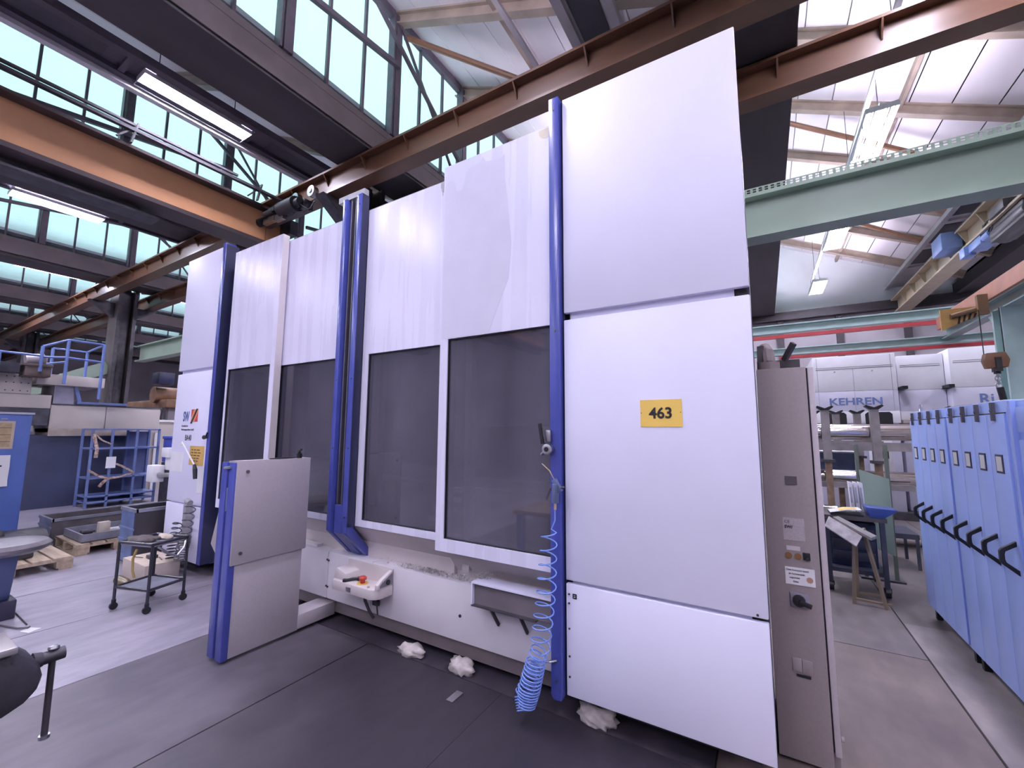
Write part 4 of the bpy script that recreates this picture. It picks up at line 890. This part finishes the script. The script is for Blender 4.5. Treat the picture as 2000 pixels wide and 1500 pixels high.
# ================================================================== mint green jib frame, red rails, hook
G = thing('gantry_frame', 'mint green gantry frame with red conductor rails, right background', 'gantry', (2.5, 8, 0))
MB().box(2.42, 2.62, 6.98, 7.02, 0, 3.12).box(2.42, 2.62, 7.18, 7.22, 0, 3.12).box(2.50, 2.54, 7.02, 7.18, 0, 3.12).build('post', ltgreen_m, G)
MB().prism([(7.22, 3.10), (7.22, 2.85), (7.45, 3.10)], 'x', 2.47, 2.57).build('gusset', ltgreen_m, G)
MB().ibeam('x', -.6, 2.78, 9.0, 3.46, 3.62, .14, .018).build('upper_beam', ltgreen_m, G)
MB().ibeam('x', -.6, 3.4, 9.0, 3.05, 3.18, .12, .018).build('lower_beam', ltgreen_m, G)
MB().box(-.6, 2.55, 8.90, 8.97, 3.36, 3.42).build('red_rail', red_m, G)
MB().box(.3, 3.3, 8.86, 8.93, 2.97, 3.02).build('red_rail', red_m, G)
MB().ibeam('y', 4.5, 9.0, 2.52, 3.12, 3.28, .14, .018).build('side_beam', ltgreen_m, G)
MB().box(2.36, 2.40, 4.5, 8.8, 3.24, 3.42).build('jib_girder', mat('salmon_girder', (.52, .24, .16), .45), G)
yp = mat('hazard_yellow', (.62, .38, .12), .5, var=.2)
MB().prism([(1.92, 2.90), (1.92, 3.16), (2.25, 3.16), (2.25, 3.06)], 'y', 7.0, 7.03).build('end_plate', yp, G)
for k in range(4): MB().prism([(2.06+.045*k, 2.965+.02*k), (2.08+.045*k, 2.972+.02*k), (2.10+.045*k, 3.08), (2.08+.045*k, 3.08)], 'y', 6.996, 7.0).build('hazard_stripe', black, G)
MB().cyl((2.0, 6.97, 3.06), (2.22, 6.97, 3.12), .03, n=10).build('trolley_motor', mat('grimy_brown', (.20, .12, .06), .6), G)
MB().box(2.25, 2.34, 7.0, 7.06, 3.06, 3.30).build('trolley_hanger', MATS['grimy_brown'], G)
H_ = thing('hoist_hook', 'brown hook block with chain hanging before the gantry post', 'hook', (2.31, 6.9, 2.2))
MB().prism([(2.22, 2.40), (2.20, 2.49), (2.22, 2.575), (2.38, 2.58), (2.41, 2.49), (2.39, 2.405)], 'y', 6.86, 6.96).build('block', mat('block_brown', (.20, .10, .05), .5), H_, .01)
MB().box(2.285, 2.335, 6.84, 6.97, 2.36, 2.52).cyl((2.31, 6.91, 2.335), (2.31, 6.91, 2.38), .03, n=12).build('swivel', black, H_)
for x in (2.22, 2.385): MB().cyl((x, 6.91, 2.52), (x, 6.91, 3.1), .005, n=6).build('rope', black, H_)
for k in range(4):
    c = (2.31, 6.91, 2.325-.04*k)
    MB().tube([(c[0]+(.024*math.cos(a*PI/5) if k % 2 else 0), c[1]+(0 if k % 2 else .024*math.cos(a*PI/5)), c[2]+.032*math.sin(a*PI/5)) for a in range(11)], .007, 6).build('chain_link', steel, H_)
MB().cyl((2.315, 6.91, 2.18), (2.345, 6.91, 1.93), .03, n=12).build('pull_handle', black, H_)

# ================================================================== left background: planer mill
PM = thing('planer_mill', 'big beige planer mill with dark blue base and railed platform, far left', 'machine', (-13.6, 3.2, 0))
MB().box(-14.4, -13.0, 2.62, 3.50, 1.57, 2.16).build('bed_cover', beige_m, PM, .01)
MB().box(-14.4, -13.0, 3.51, 4.52, 1.57, 2.16).build('bed_cover', beige_m, PM, .01)
MB().box(-14.4, -12.99, 2.60, 4.54, 2.16, 2.19).build('bed_edge', dsteel, PM)
MB().box(-14.0, -12.97, 2.62, 4.0, 1.50, 1.66).build('lower_trim', mat('beige_dirty', (.42, .36, .31), .6, var=.2), PM)
MB().box(-14.4, -13.02, -1.0, 4.0, 0, 1.52).build('base', dblue_m, PM)
MB().box(-14.4, -12.98, 1.0, 2.61, 2.08, 2.36).build('side_beam', beige_m, PM, .01)
MB().box(-14.4, -12.95, 1.0, 2.30, 2.36, 2.76).build('head_housing', beige_m, PM, .01)
for k in range(5):
    for z in (2.42, 2.58, 2.70): MB().cyl((-12.955, 1.85+.1*k, z), (-12.94, 1.85+.1*k, z), .012, n=6).build('bolt', dsteel, PM)
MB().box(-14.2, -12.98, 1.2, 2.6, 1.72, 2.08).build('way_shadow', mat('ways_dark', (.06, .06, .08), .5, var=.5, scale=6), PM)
MB().box(-14.2, -12.9, 2.35, 3.40, 2.58, 2.80).build('platform', beige_m, PM, .008)
MB().box(-14.0, -13.0, 2.64, 2.95, 2.19, 2.58).build('platform_leg', mat('leg_grey', (.34, .33, .40), .5), PM)
MB().bar((-12.98, 2.96, 2.55), (-12.98, 3.05, 2.22), .04, .06).box(-13.1, -12.95, 3.0, 3.85, 2.20, 2.25).build('platform_brace', rackb_m, PM)
rb = mat('railing_blue', (.16, .24, .55), .4)
for (x, y, z0, z1) in ((-12.5, 2.30, 2.8, 3.32), (-12.5, 2.66, 2.58, 3.52), (-12.5, 3.22, 2.3, 3.51), (-13.6, 2.66, 2.8, 3.45), (-13.6, 3.22, 2.8, 3.45), (-12.5, 1.75, 2.8, 3.12)):
    MB().cyl((x, y, z0), (x, y, z1), .028, n=8).build('rail_post', rb, PM)
for (a, b) in (((-12.5, 2.30, 3.32), (-12.5, 2.66, 3.52)), ((-12.5, 2.66, 3.52), (-12.5, 3.22, 3.51)), ((-12.5, 2.66, 3.14), (-12.5, 3.22, 3.12)), ((-13.6, 2.66, 3.45), (-13.6, 3.22, 3.45)), ((-12.5, 3.22, 3.51), (-13.6, 3.22, 3.45)), ((-12.5, 2.66, 3.05), (-13.6, 2.30, 3.0)), ((-12.5, .6, 3.14), (-12.5, 2.3, 3.12)), ((-12.5, 2.3, 3.1), (-12.5, 2.66, 3.14))):
    MB().cyl(a, b, .022, n=8).build('hand_rail', rb, PM)
MB().cyl((-12.7, 2.12, 3.02), (-12.7, 2.38, 3.06), .13, n=18).cyl((-12.7, 2.38, 3.06), (-12.7, 2.42, 3.06), .10, .06, n=16).build('motor', mat('motor_grey', (.42, .39, .40), .4, .3), PM)
MB().box(-12.95, -12.5, 2.10, 2.46, 2.70, 2.92).box(-12.97, -12.48, 2.08, 2.48, 2.90, 2.95).build('gear_housing', mat('gear_brown', (.12, .085, .075), .5, var=.4, scale=9), PM, .008)
MB().box(-13.0, -12.6, 1.2, 2.05, 2.76, 2.95).build('cable_chain', MATS['ways_dark'], PM)
t = thing('runway_beam', 'pale green beam seen through the blue platform railing', 'beam', (-14, 3, 3))
MB().bar((-15.5, 2.6, 2.55), (-15.5, 4.1, 3.35), .2, .32).build('beam', green_m, t)
# clutter right of the far column
t = thing('rusty_lathe', 'rust-brown machine and steel clutter behind the far column', 'machine', (-17, 6, 0))
rs = mat('rust_brown', (.24, .13, .075), .55, var=.4, scale=3)
MB().box(-18.5, -15.2, 5.2, 6.4, 0, 1.0).build('bed', dsteel, t)
MB().box(-18.3, -15.2, 5.4, 6.3, 2.3, 2.55).build('bridge', rs, t, .03)
MB().cyl((-15.9, 5.3, 2.7), (-15.9, 6.0, 2.7), .25, n=18).build('drum', rs, t)
MB().box(-15.8, -15.3, 5.2, 5.6, 3.0, 3.35).build('head', navy, t, .02)
for (x, y) in ((-17.8, 5.5), (-16.6, 5.4), (-15.4, 5.6), (-15.4, 6.2)): MB().box(x-.08, x+.08, y-.08, y+.08, 0, 2.3).build('upright', mat('upright_grey', (.20, .18, .20), .5), t)
for k in range(5): MB().bar((-18+.6*k, 5.3, 1.0), (-17.7+.6*k, 5.4, 2.3), .05, .05).build('strut', dsteel, t)
t = thing('partition', 'light partition with white posts beyond the blue shelf rack', 'partition', (-14.5, 5.1, 0))
MB().box(-14.6, -14.5, 4.62, 5.6, 0, 1.9).build('panel', beige_m, t)
MB().box(-14.52, -14.44, 4.60, 4.68, 0, 1.92).box(-14.52, -14.44, 4.95, 5.02, 0, 1.92).box(-14.5, -14.45, 4.6, 5.6, 1.86, 1.92).build('frame', white_m, t)
t = thing('blue_crate', 'bright blue plastic crate beside the far left cover', 'crate', (-11.5, 4.6, .9))
MB().box(-11.9, -11.4, 4.25, 4.70, .92, 1.48).box(-11.92, -11.38, 4.23, 4.72, 1.44, 1.5).build('crate', mat('crate_blue', (.08, .11, .50), .4), t, .01)
MB().box(-11.9, -11.4, 4.25, 4.7, 0, .91).build('crate_stand', dsteel, t)
# beige wall box with motor on the machine's left end
t = thing('motor_unit', 'white box motor unit fixed to the left end of the machine', 'motor', (-6.7, 2.4, 1))
MB().box(-6.80, -6.60, 2.28, 2.40, .99, 1.20).build('housing', white_m, t, .01)
MB().box(-6.62, -6.43, 2.40, 2.60, 1.14, 1.30).box(-6.64, -6.43, 2.36, 2.62, 1.30, 1.42).build('bracket', white_m, t, .006)
MB().cyl((-6.6, 2.34, 1.08), (-6.45, 2.42, 1.08), .03, n=10).cyl((-6.5, 2.45, .70), (-6.42, 2.45, .74), .03, n=10).build('shaft', steel, t)

# ---- blue shelf rack with barrier tape
S_ = thing('shelf_rack', 'blue steel shelf rack tied with striped tape, far left', 'shelf rack', (-12.2, 3.7, 0))
for (x, y) in ((-12.2, 3.44), (-12.2, 3.86), (-12.2, 4.26), (-12.75, 3.1), (-12.75, 3.86), (-12.75, 4.26), (-12.2, 3.12)):
    MB().box(x-.02, x+.02, y-.02, y+.02, 0, 1.66).build('upright', rackb_m, S_)
for z in (.10, .22, .60, 1.22, 1.63): MB().box(-12.76, -12.18, 3.11, 4.27, z, z+.035).build('shelf', rackb_m, S_, .004)
MB().box(-12.77, -12.76, 3.86, 4.27, .1, 1.6).build('back_panel', mat('rack_back', (.14, .17, .33), .6), S_)
t = thing('barrier_tape', 'red and white striped tape tied round the blue shelf rack', 'tape', (-12.15, 3.5, .6))
def strip(pts, w_, nm, m):
    mb = MB()
    for a, b in zip(pts, pts[1:]): mb.bar(a, b, .004, w_)
    return mb.build(nm, m, t)
tape_m = mat('striped_tape', (.62, .55, .46), .6, scale=25, col2=(.25, .10, .07))
strip([(-12.17, 3.13, 1.55), (-12.16, 3.16, 1.40), (-12.15, 3.20, 1.22), (-12.15, 3.19, 1.05)], .06, 'tape_tail', tape_m)
strip([(-12.17, 3.14, 1.56), (-12.16, 3.26, 1.42), (-12.16, 3.42, 1.33)], .03, 'tape_band', tape_m)
strip([(-12.17, 3.10, .80), (-12.15, 3.28, .66), (-12.14, 3.42, .60), (-12.15, 3.62, .62), (-12.16, 3.85, .70), (-12.16, 3.62, .86), (-12.16, 3.5, .92)], .04, 'tape_band', tape_m)
strip([(-12.15, 3.42, .60), (-12.13, 3.34, .52), (-12.13, 3.29, .44)], .06, 'tape_tail', tape_m)
MB().box(-12.14, -12.135, 3.36, 3.52, .82, 1.06).build('tag_card', paper_m, t)

# ---- blue cabinet at the left edge
t = thing('blue_cabinet', 'blue steel cabinet at the left edge with posted notices', 'cabinet', (-9.7, 1.3, 0))
MB().box(-10.1, -9.41, .6, 1.72, .05, 1.86).build('body', blue_m, t, .008)
MB().box(-10.12, -9.39, .58, 1.74, 1.86, 1.89).build('top_edge', mat('pale_edge', (.5, .52, .62), .4), t)
MB().box(-9.41, -9.40, .62, 1.70, .08, 1.84).build('door', blue_m, t, .004)
MB().box(-10.0, -9.5, .7, 1.6, 0, .05).build('plinth', dsteel, t)
MB().box(-9.40, -9.395, 1.42, 1.48, 1.78, 1.80).build('badge', steel, t)
t = thing('notice', 'framed yellowed chart on the blue cabinet', 'notice', (-9.395, 1.3, 1.3))
MB().box(-9.399, -9.388, 1.0, 1.56, 1.36, 1.76).build('chart_frame', mat('cream_frame', (.55, .46, .38), .6), t)
MB().box(-9.388, -9.386, 1.03, 1.53, 1.39, 1.73).build('chart', mat('ochre_chart', (.46, .35, .20), .6, var=.25, scale=14), t)
for z in (1.46, 1.56, 1.66): MB().box(-9.386, -9.3855, 1.03, 1.53, z, z+.006).build('chart_line', ink, t)
t = thing('notice', 'curled white paper with dark smudges on the blue cabinet', 'notice', (-9.39, 1.3, .8))
MB().prism([(-9.399, 1.27), (-9.394, 1.27), (-9.370, 1.10), (-9.392, .92), (-9.360, .83), (-9.366, .83), (-9.398, .92), (-9.376, 1.10)], 'y', 1.05, 1.555).build('sheet', paper_m, t)
MB().box(-9.375, -9.368, 1.40, 1.48, 1.11, 1.13).box(-9.372, -9.364, 1.36, 1.43, 1.02, 1.06).build('smudge', ink, t)

# ---- pallets, bins and their contents
def pallet(label, x0, x1, y0, y1):
    t = thing('pallet', label, 'pallet', ((x0+x1)/2, (y0+y1)/2, 0), 'wooden pallets on the left floor')
    n_ = 6; wd = (y1-y0)/n_
    for k in range(n_): MB().box(x0, x1, y0+wd*k+.012, y0+wd*(k+1)-.012, .118, .14).build('top_slat', wood_m, t)
    for k in range(3):
        xx = x0+(x1-x0-.10)*k/2
        MB().box(xx, xx+.10, y0, y1, .098, .118).build('cross_slat', wood_m, t)
        for j in range(3):
            yy = y0+(y1-y0-.14)*j/2
            MB().box(xx, xx+.10, yy, yy+.14, .022, .098).build('block', wood_m, t)
    for j in range(3):
        yy = y0+(y1-y0-.12)*j/2
        MB().box(x0, x1, yy, yy+.12, 0.002, .022).build('bottom_slat', wood_m, t)
    return t
pallet('pale wooden pallet with gaps between slats, nearest on the left floor', -8.25, -7.20, .75, 1.80)
pallet('dark wooden pallet under the shallow grey tray', -8.72, -7.78, 1.95, 2.85)
t = thing('steel_tray', 'shallow grey tray with loose parts on the darker pallet', 'tray', (-8.2, 2.4, .14))
gm = mat('galvanised', (.30, .31, .38), .4, .4, var=.3, scale=5)
MB().box(-8.62, -7.86, 2.02, 2.76, .141, .155).build('tray_floor', dsteel, t)
MB().box(-8.62, -8.60, 2.02, 2.76, .155, .25).box(-7.88, -7.86, 2.02, 2.76, .155, .25).box(-8.6, -7.88, 2.02, 2.04, .155, .25).box(-8.6, -7.88, 2.74, 2.76, .155, .25).build('tray_side', gm, t)
t = thing('wood_block', 'upright pale wooden block standing in the grey tray', 'block', (-8.05, 2.25, .156))
MB().box(-8.09, -8.0, 2.22, 2.34, .156, .36).build('block', mat('pale_wood', (.58, .52, .45), .7, var=.15), t, .006)
for i, (x, y, l_, lab) in enumerate(((-8.3, 2.5, .18, 'white plastic bottle lying in the grey tray'), (-8.4, 2.2, .12, 'dark steel offcut in the left of the grey tray'), (-8.15, 2.6, .1, 'small dark offcut at the back of the grey tray'))):
    t = thing('workpiece', lab, 'workpiece', (x, y, .156))
    MB().cyl((x, y-l_/2, .19), (x, y+l_/2, .19), .032, n=12).cyl((x, y+l_/2, .19), (x, y+l_/2+.03, .19), .015, n=10).build('piece', white_m if i == 0 else dsteel, t)
def bin_(label, x0, x1, y0, y1, z0, z1, m, ribs, end_m=None):
    t = thing('metal_bin', label, 'bin', ((x0+x1)/2, (y0+y1)/2, z0))
    w_ = .025
    MB().box(x0, x1, y0, y1, z0, z0+.03).box(x0, x0+w_, y0, y1, z0+.03, z1).box(x1-w_, x1, y0, y1, z0+.03, z1).box(x0+w_, x1-w_, y0, y0+w_, z0+.03, z1).box(x0+w_, x1-w_, y1-w_, y1, z0+.03, z1).build('walls', m, t)
    MB().box(x0-.012, x1+.012, y0-.012, y0+.02, z1-.03, z1+.01).box(x0-.012, x1+.012, y1-.02, y1+.012, z1-.03, z1+.01).box(x0-.012, x0+.02, y0, y1, z1-.03, z1+.01).box(x1-.02, x1+.012, y0, y1, z1-.03, z1+.01).build('rim', gm, t)
    for z in ribs: MB().box(x0, x1, y0-.015, y0, z, z+.03).build('rib', end_m or m, t, .004)
    MB().box(x0+.02, x1-.02, y0-.006, y0, z0+.02, z1-.03).build('end_plate', end_m or m, t)
    return t
bin_('long low open metal bin by the dark blue machine base', -9.60, -8.98, 1.97, 3.25, .0, .33, mat('bin_dark', (.12, .11, .12), .5, .3, var=.3, scale=6), (.2,), gm)
bin_('tall open blue-grey metal bin against the machine\'s left end', -7.06, -6.62, 2.16, 3.2, .03, .67, mat('bin_side', (.06, .055, .065), .5, .3), (.42, .28, .10), mat('bin_blue', (.18, .25, .45), .35, .3, var=.3, scale=4))
t = thing('scrap_block', 'dark machined block sitting on the near pallet', 'block', (-7.9, 1.3, .14))
MB().box(-8.1, -7.45, 1.0, 1.52, .141, .36).cyl((-8.05, 1.2, .36), (-7.9, 1.3, .37), .08, n=12).build('block', mat('block_dark', (.08, .075, .085), .45, .3, var=.4, scale=8), t, .02)
t = thing('scrap_block', 'curved dark casting behind the near pallet', 'casting', (-8.9, 1.7, 0))
MB().prism([(-9.05, 0.001), (-8.45, 0.001), (-8.45, .2), (-8.6, .27), (-8.85, .28), (-9.05, .2)], 'y', 1.45, 1.85).build('casting', MATS['block_dark'], t, .02)
t = thing('cardboard_box', 'pale cardboard box with a mouse-grey part on top, behind the cart', 'box', (-6.1, 2.1, 0))
MB().box(-6.36, -5.75, 2.0, 2.32, .0, .19).build('carton', mat('carton', (.55, .47, .42), .8, var=.1), t, .004)
MB().box(-6.36, -5.75, 2.0, 2.32, .19, .195).box(-6.35, -5.8, 2.15, 2.16, .195, .198).build('flap', mat('carton_top', (.62, .52, .42), .8, var=.1), t)
t = thing('machined_part', 'small dark part lying on the pale carton', 'part', (-6.05, 2.15, .2))
MB().box(-6.10, -6.0, 2.12, 2.20, .199, .235).cyl((-6.12, 2.1, .21), (-6.25, 2.05, .21), .006, n=6).cyl((-5.98, 2.2, .21), (-5.85, 2.18, .21), .006, n=6).build('part', dsteel, t, .004)
t = thing('glass_bottle', 'brown bottle lying on the floor beside the cart', 'bottle', (-5.85, 1.95, .03))
MB().lathe([(.01, 0), (.045, .01), (.045, .20), (.018, .25), (.018, .31)], (-6.05, 1.88, .046), 'x', 14).build('bottle', mat('brown_glass', (.16, .12, .05), .2), t)
MB().cyl((-5.74, 1.88, .046), (-5.70, 1.88, .046), .022, n=12).build('cap', black, t)

# ---- small tube-frame cart
def rot(x, y, c=(-5.10, 1.83), a=.30):
    return (c[0]+x*math.cos(a)-y*math.sin(a), c[1]+x*math.sin(a)+y*math.cos(a))
Ct = thing('tool_cart', 'small tube-frame cart on castors beside the operator console', 'cart', (-5.10, 1.83, 0))
cw, cd = .20, .165
cf = mat('cart_frame', (.045, .045, .06), .35, .4)
for (sx, sy) in ((-1, -1), (1, -1), (1, 1), (-1, 1)):
    x, y = rot(cw*sx, cd*sy)
    MB().cyl((x, y, .07), (x, y, .60), .013, n=8).build('leg', cf, Ct)
    MB().cyl((x-.012, y, .032), (x+.012, y, .032), .031, n=14).cyl((x, y, .06), (x, y, .09), .018, n=8).build('castor', black, Ct)
cs = [rot(cw*a, cd*b) for a, b in ((-1, -1), (1, -1), (1, 1), (-1, 1))]
for z, nm in ((.60, 'top_rail'), (.20, 'lower_rail')):
    for a, b in zip(cs, cs[1:]+cs[:1]): MB().cyl((*a, z), (*b, z), .013, n=8).build(nm, cf, Ct)
for z, nm in ((.575, 'top_shelf'), (.185, 'lower_shelf')):
    MB().prism(cs, 'z', z, z+.012).build(nm, mat('cart_sheet', (.34, .34, .42), .35, .3, var=.2, scale=8), Ct)
MB().tube([(*rot(cw, -cd+.05), .57), (*rot(cw+.07, -cd+.10), .50), (*rot(cw+.09, 0), .47), (*rot(cw+.06, cd-.08), .52), (*rot(cw, cd-.02), .58)], .011, 8).build('push_handle', steel, Ct)
t = thing('work_gloves', 'dark folded rag heap lying on top of the cart', 'gloves', (-5.18, 1.76, .59))
bm = bmesh.new(); bmesh.ops.create_icosphere(bm, subdivisions=3, radius=1)
for v in bm.verts:
    q = v.co; d = 1+.2*math.sin(6*q.x)*math.sin(5*q.y+1); v.co = Vector((q.x*.15*d, q.y*.09*d, max(q.z, -.3)*.035*d+.012))
me = bpy.data.meshes.new('gloves'); bm.to_mesh(me); bm.free()
for p_ in me.polygons: p_.use_smooth = True
me.materials.append(mat('glove_dark', (.10, .085, .085), .7, var=.4, scale=20)); o = bpy.data.objects.new('gloves', me); COL.objects.link(o); o.parent = t; o.rotation_euler = (0, 0, .5)
t = thing('cloth', 'cream cloth crumpled at the back of the cart top', 'cloth', (-5.13, 1.92, .59))
bm = bmesh.new(); bmesh.ops.create_icosphere(bm, subdivisions=3, radius=1)
for v in bm.verts:
    q = v.co; d = 1+.2*math.sin(5*q.x+2)*math.sin(7*q.y); v.co = Vector((q.x*.10*d, q.y*.05*d, max(q.z, -.3)*.03*d+.01))
me = bpy.data.meshes.new('cloth'); bm.to_mesh(me); bm.free()
for p_ in me.polygons: p_.use_smooth = True
me.materials.append(mat('cream_cloth', (.58, .50, .42), .8, var=.2, scale=20)); o = bpy.data.objects.new('cloth_body', me); COL.objects.link(o); o.parent = t
t = thing('spanner', 'chrome spanner lying on the cart top', 'spanner', (-4.98, 1.82, .6))
MB().bar((-5.08, 1.80, .598), (-4.93, 1.86, .598), .016, .007).cyl((-4.92, 1.865, .594), (-4.92, 1.865, .604), .022, n=12).build('spanner', steel, t)
t = thing('wood_strip', 'yellow-brown strip hanging from the cart edge', 'strip', (-4.97, 1.65, .4))
MB().tube([(-4.985, 1.66, .56), (-4.99, 1.64, .48), (-4.975, 1.64, .38), (-4.95, 1.65, .32)], .011, 6).build('strip', mat('strip_tan', (.30, .21, .08), .6), t)

# ---- stand at the left edge, rods and paper on the floor
t = thing('work_stand', 'worn grey pad on a blue tapered leg at the left edge', 'stand', (-6.0, 1.06, 0))
MB().lathe([(.02, -.04), (.22, -.03), (.27, .0), (.28, .03), (.25, .06), (.14, .075), (.02, .077)], (-5.72, .99, .605), 'z', 24).build('pad', mat('worn_pad', (.17, .155, .175), .4, var=.35, scale=7), t)
MB().prism([(-6.0, .563), (-5.62, .563), (-5.77, .16), (-5.96, .16)], 'y', .92, 1.06).build('leg', mat('stand_blue', (.08, .11, .24), .45), t, .01)
MB().box(-6.0, -5.72, .86, 1.10, .0, .16).build('foot', mat('stand_dark', (.03, .03, .06), .5), t, .01)
t = thing('wire_rod', 'thin bent steel rod lying on the floor at the left', 'rod', (-5.7, 1.12, 0))
MB().tube([(-6.03, 1.13, .006), (-5.44, 1.12, .006)], .005, 6).tube([(-5.68, .97, .008), (-5.40, 1.06, .008), (-5.30, 1.10, .02), (-5.36, 1.12, .006)], .007, 6).build('rod', dsteel, t)
tag(MB().prism([(-5.32, 1.06), (-5.22, 1.09), (-5.26, 1.17), (-5.36, 1.12)], 'z', .001, .002).build('paper_scrap', paper_m), 'scrap of white paper on the floor at the left', 'paper')

# ---- bench vise in the left foreground
V = thing('bench_vise', 'dark bench vise with hanging handle bar, left foreground', 'vise', (-2.0, .3, .7))
vm = mat('vise_cast', (.055, .052, .065), .42, .3, var=.35, scale=14)
body = [(.10, .985), (.36, 1.005), (.395, .985), (.425, .955), (.443, .925), (.452, .89), (.447, .855), (.42, .825), (.378, .805), (.33, .80), (.10, .80)]
MB().prism(body, 'x', -2.06, -1.95).build('jaw_body', vm, V, .02)
MB().box(-2.10, -1.92, .12, .385, .992, 1.012).build('jaw_plate', mat('vise_pale', (.45, .42, .42), .35, .6), V, .004)
MB().cyl((-2.0, .43, .925), (-2.0, .505, .928), .019, n=16).cyl((-2.0, .435, .925), (-2.0, .455, .926), .027, .021, n=16).build('screw_head', vm, V)
MB().lathe([(.001, .0), (.012, .0), (.015, .005), (.012, .011), (0.001, .013)], (-2.0, .478, .946), 'z', 14).build('handle_ball', steel, V)
MB().cyl((-2.0, .478, .95), (-2.0, .480, .690), .0085, n=12).build('handle_bar', vm, V)
MB().cyl((-2.0, .480, .692), (-2.0, .480, .682), .0135, n=14).build('handle_end', steel, V)
MB().box(-2.08, -1.93, .08, .26, .70, .80).build('vise_base', vm, V, .01)
t = thing('work_bench', 'workbench carrying the vise, just outside the left edge', 'workbench', (-2.24, -.2, 0))
MB().box(-2.7, -1.78, -.75, .265, .65, .698).build('top', wood_m, t)
for (x, y) in ((-2.62, -.68), (-1.86, -.68), (-2.62, .2), (-1.86, .2)): MB().box(x-.04, x+.04, y-.04, y+.04, 0.001, .65).build('leg', blue_m, t)
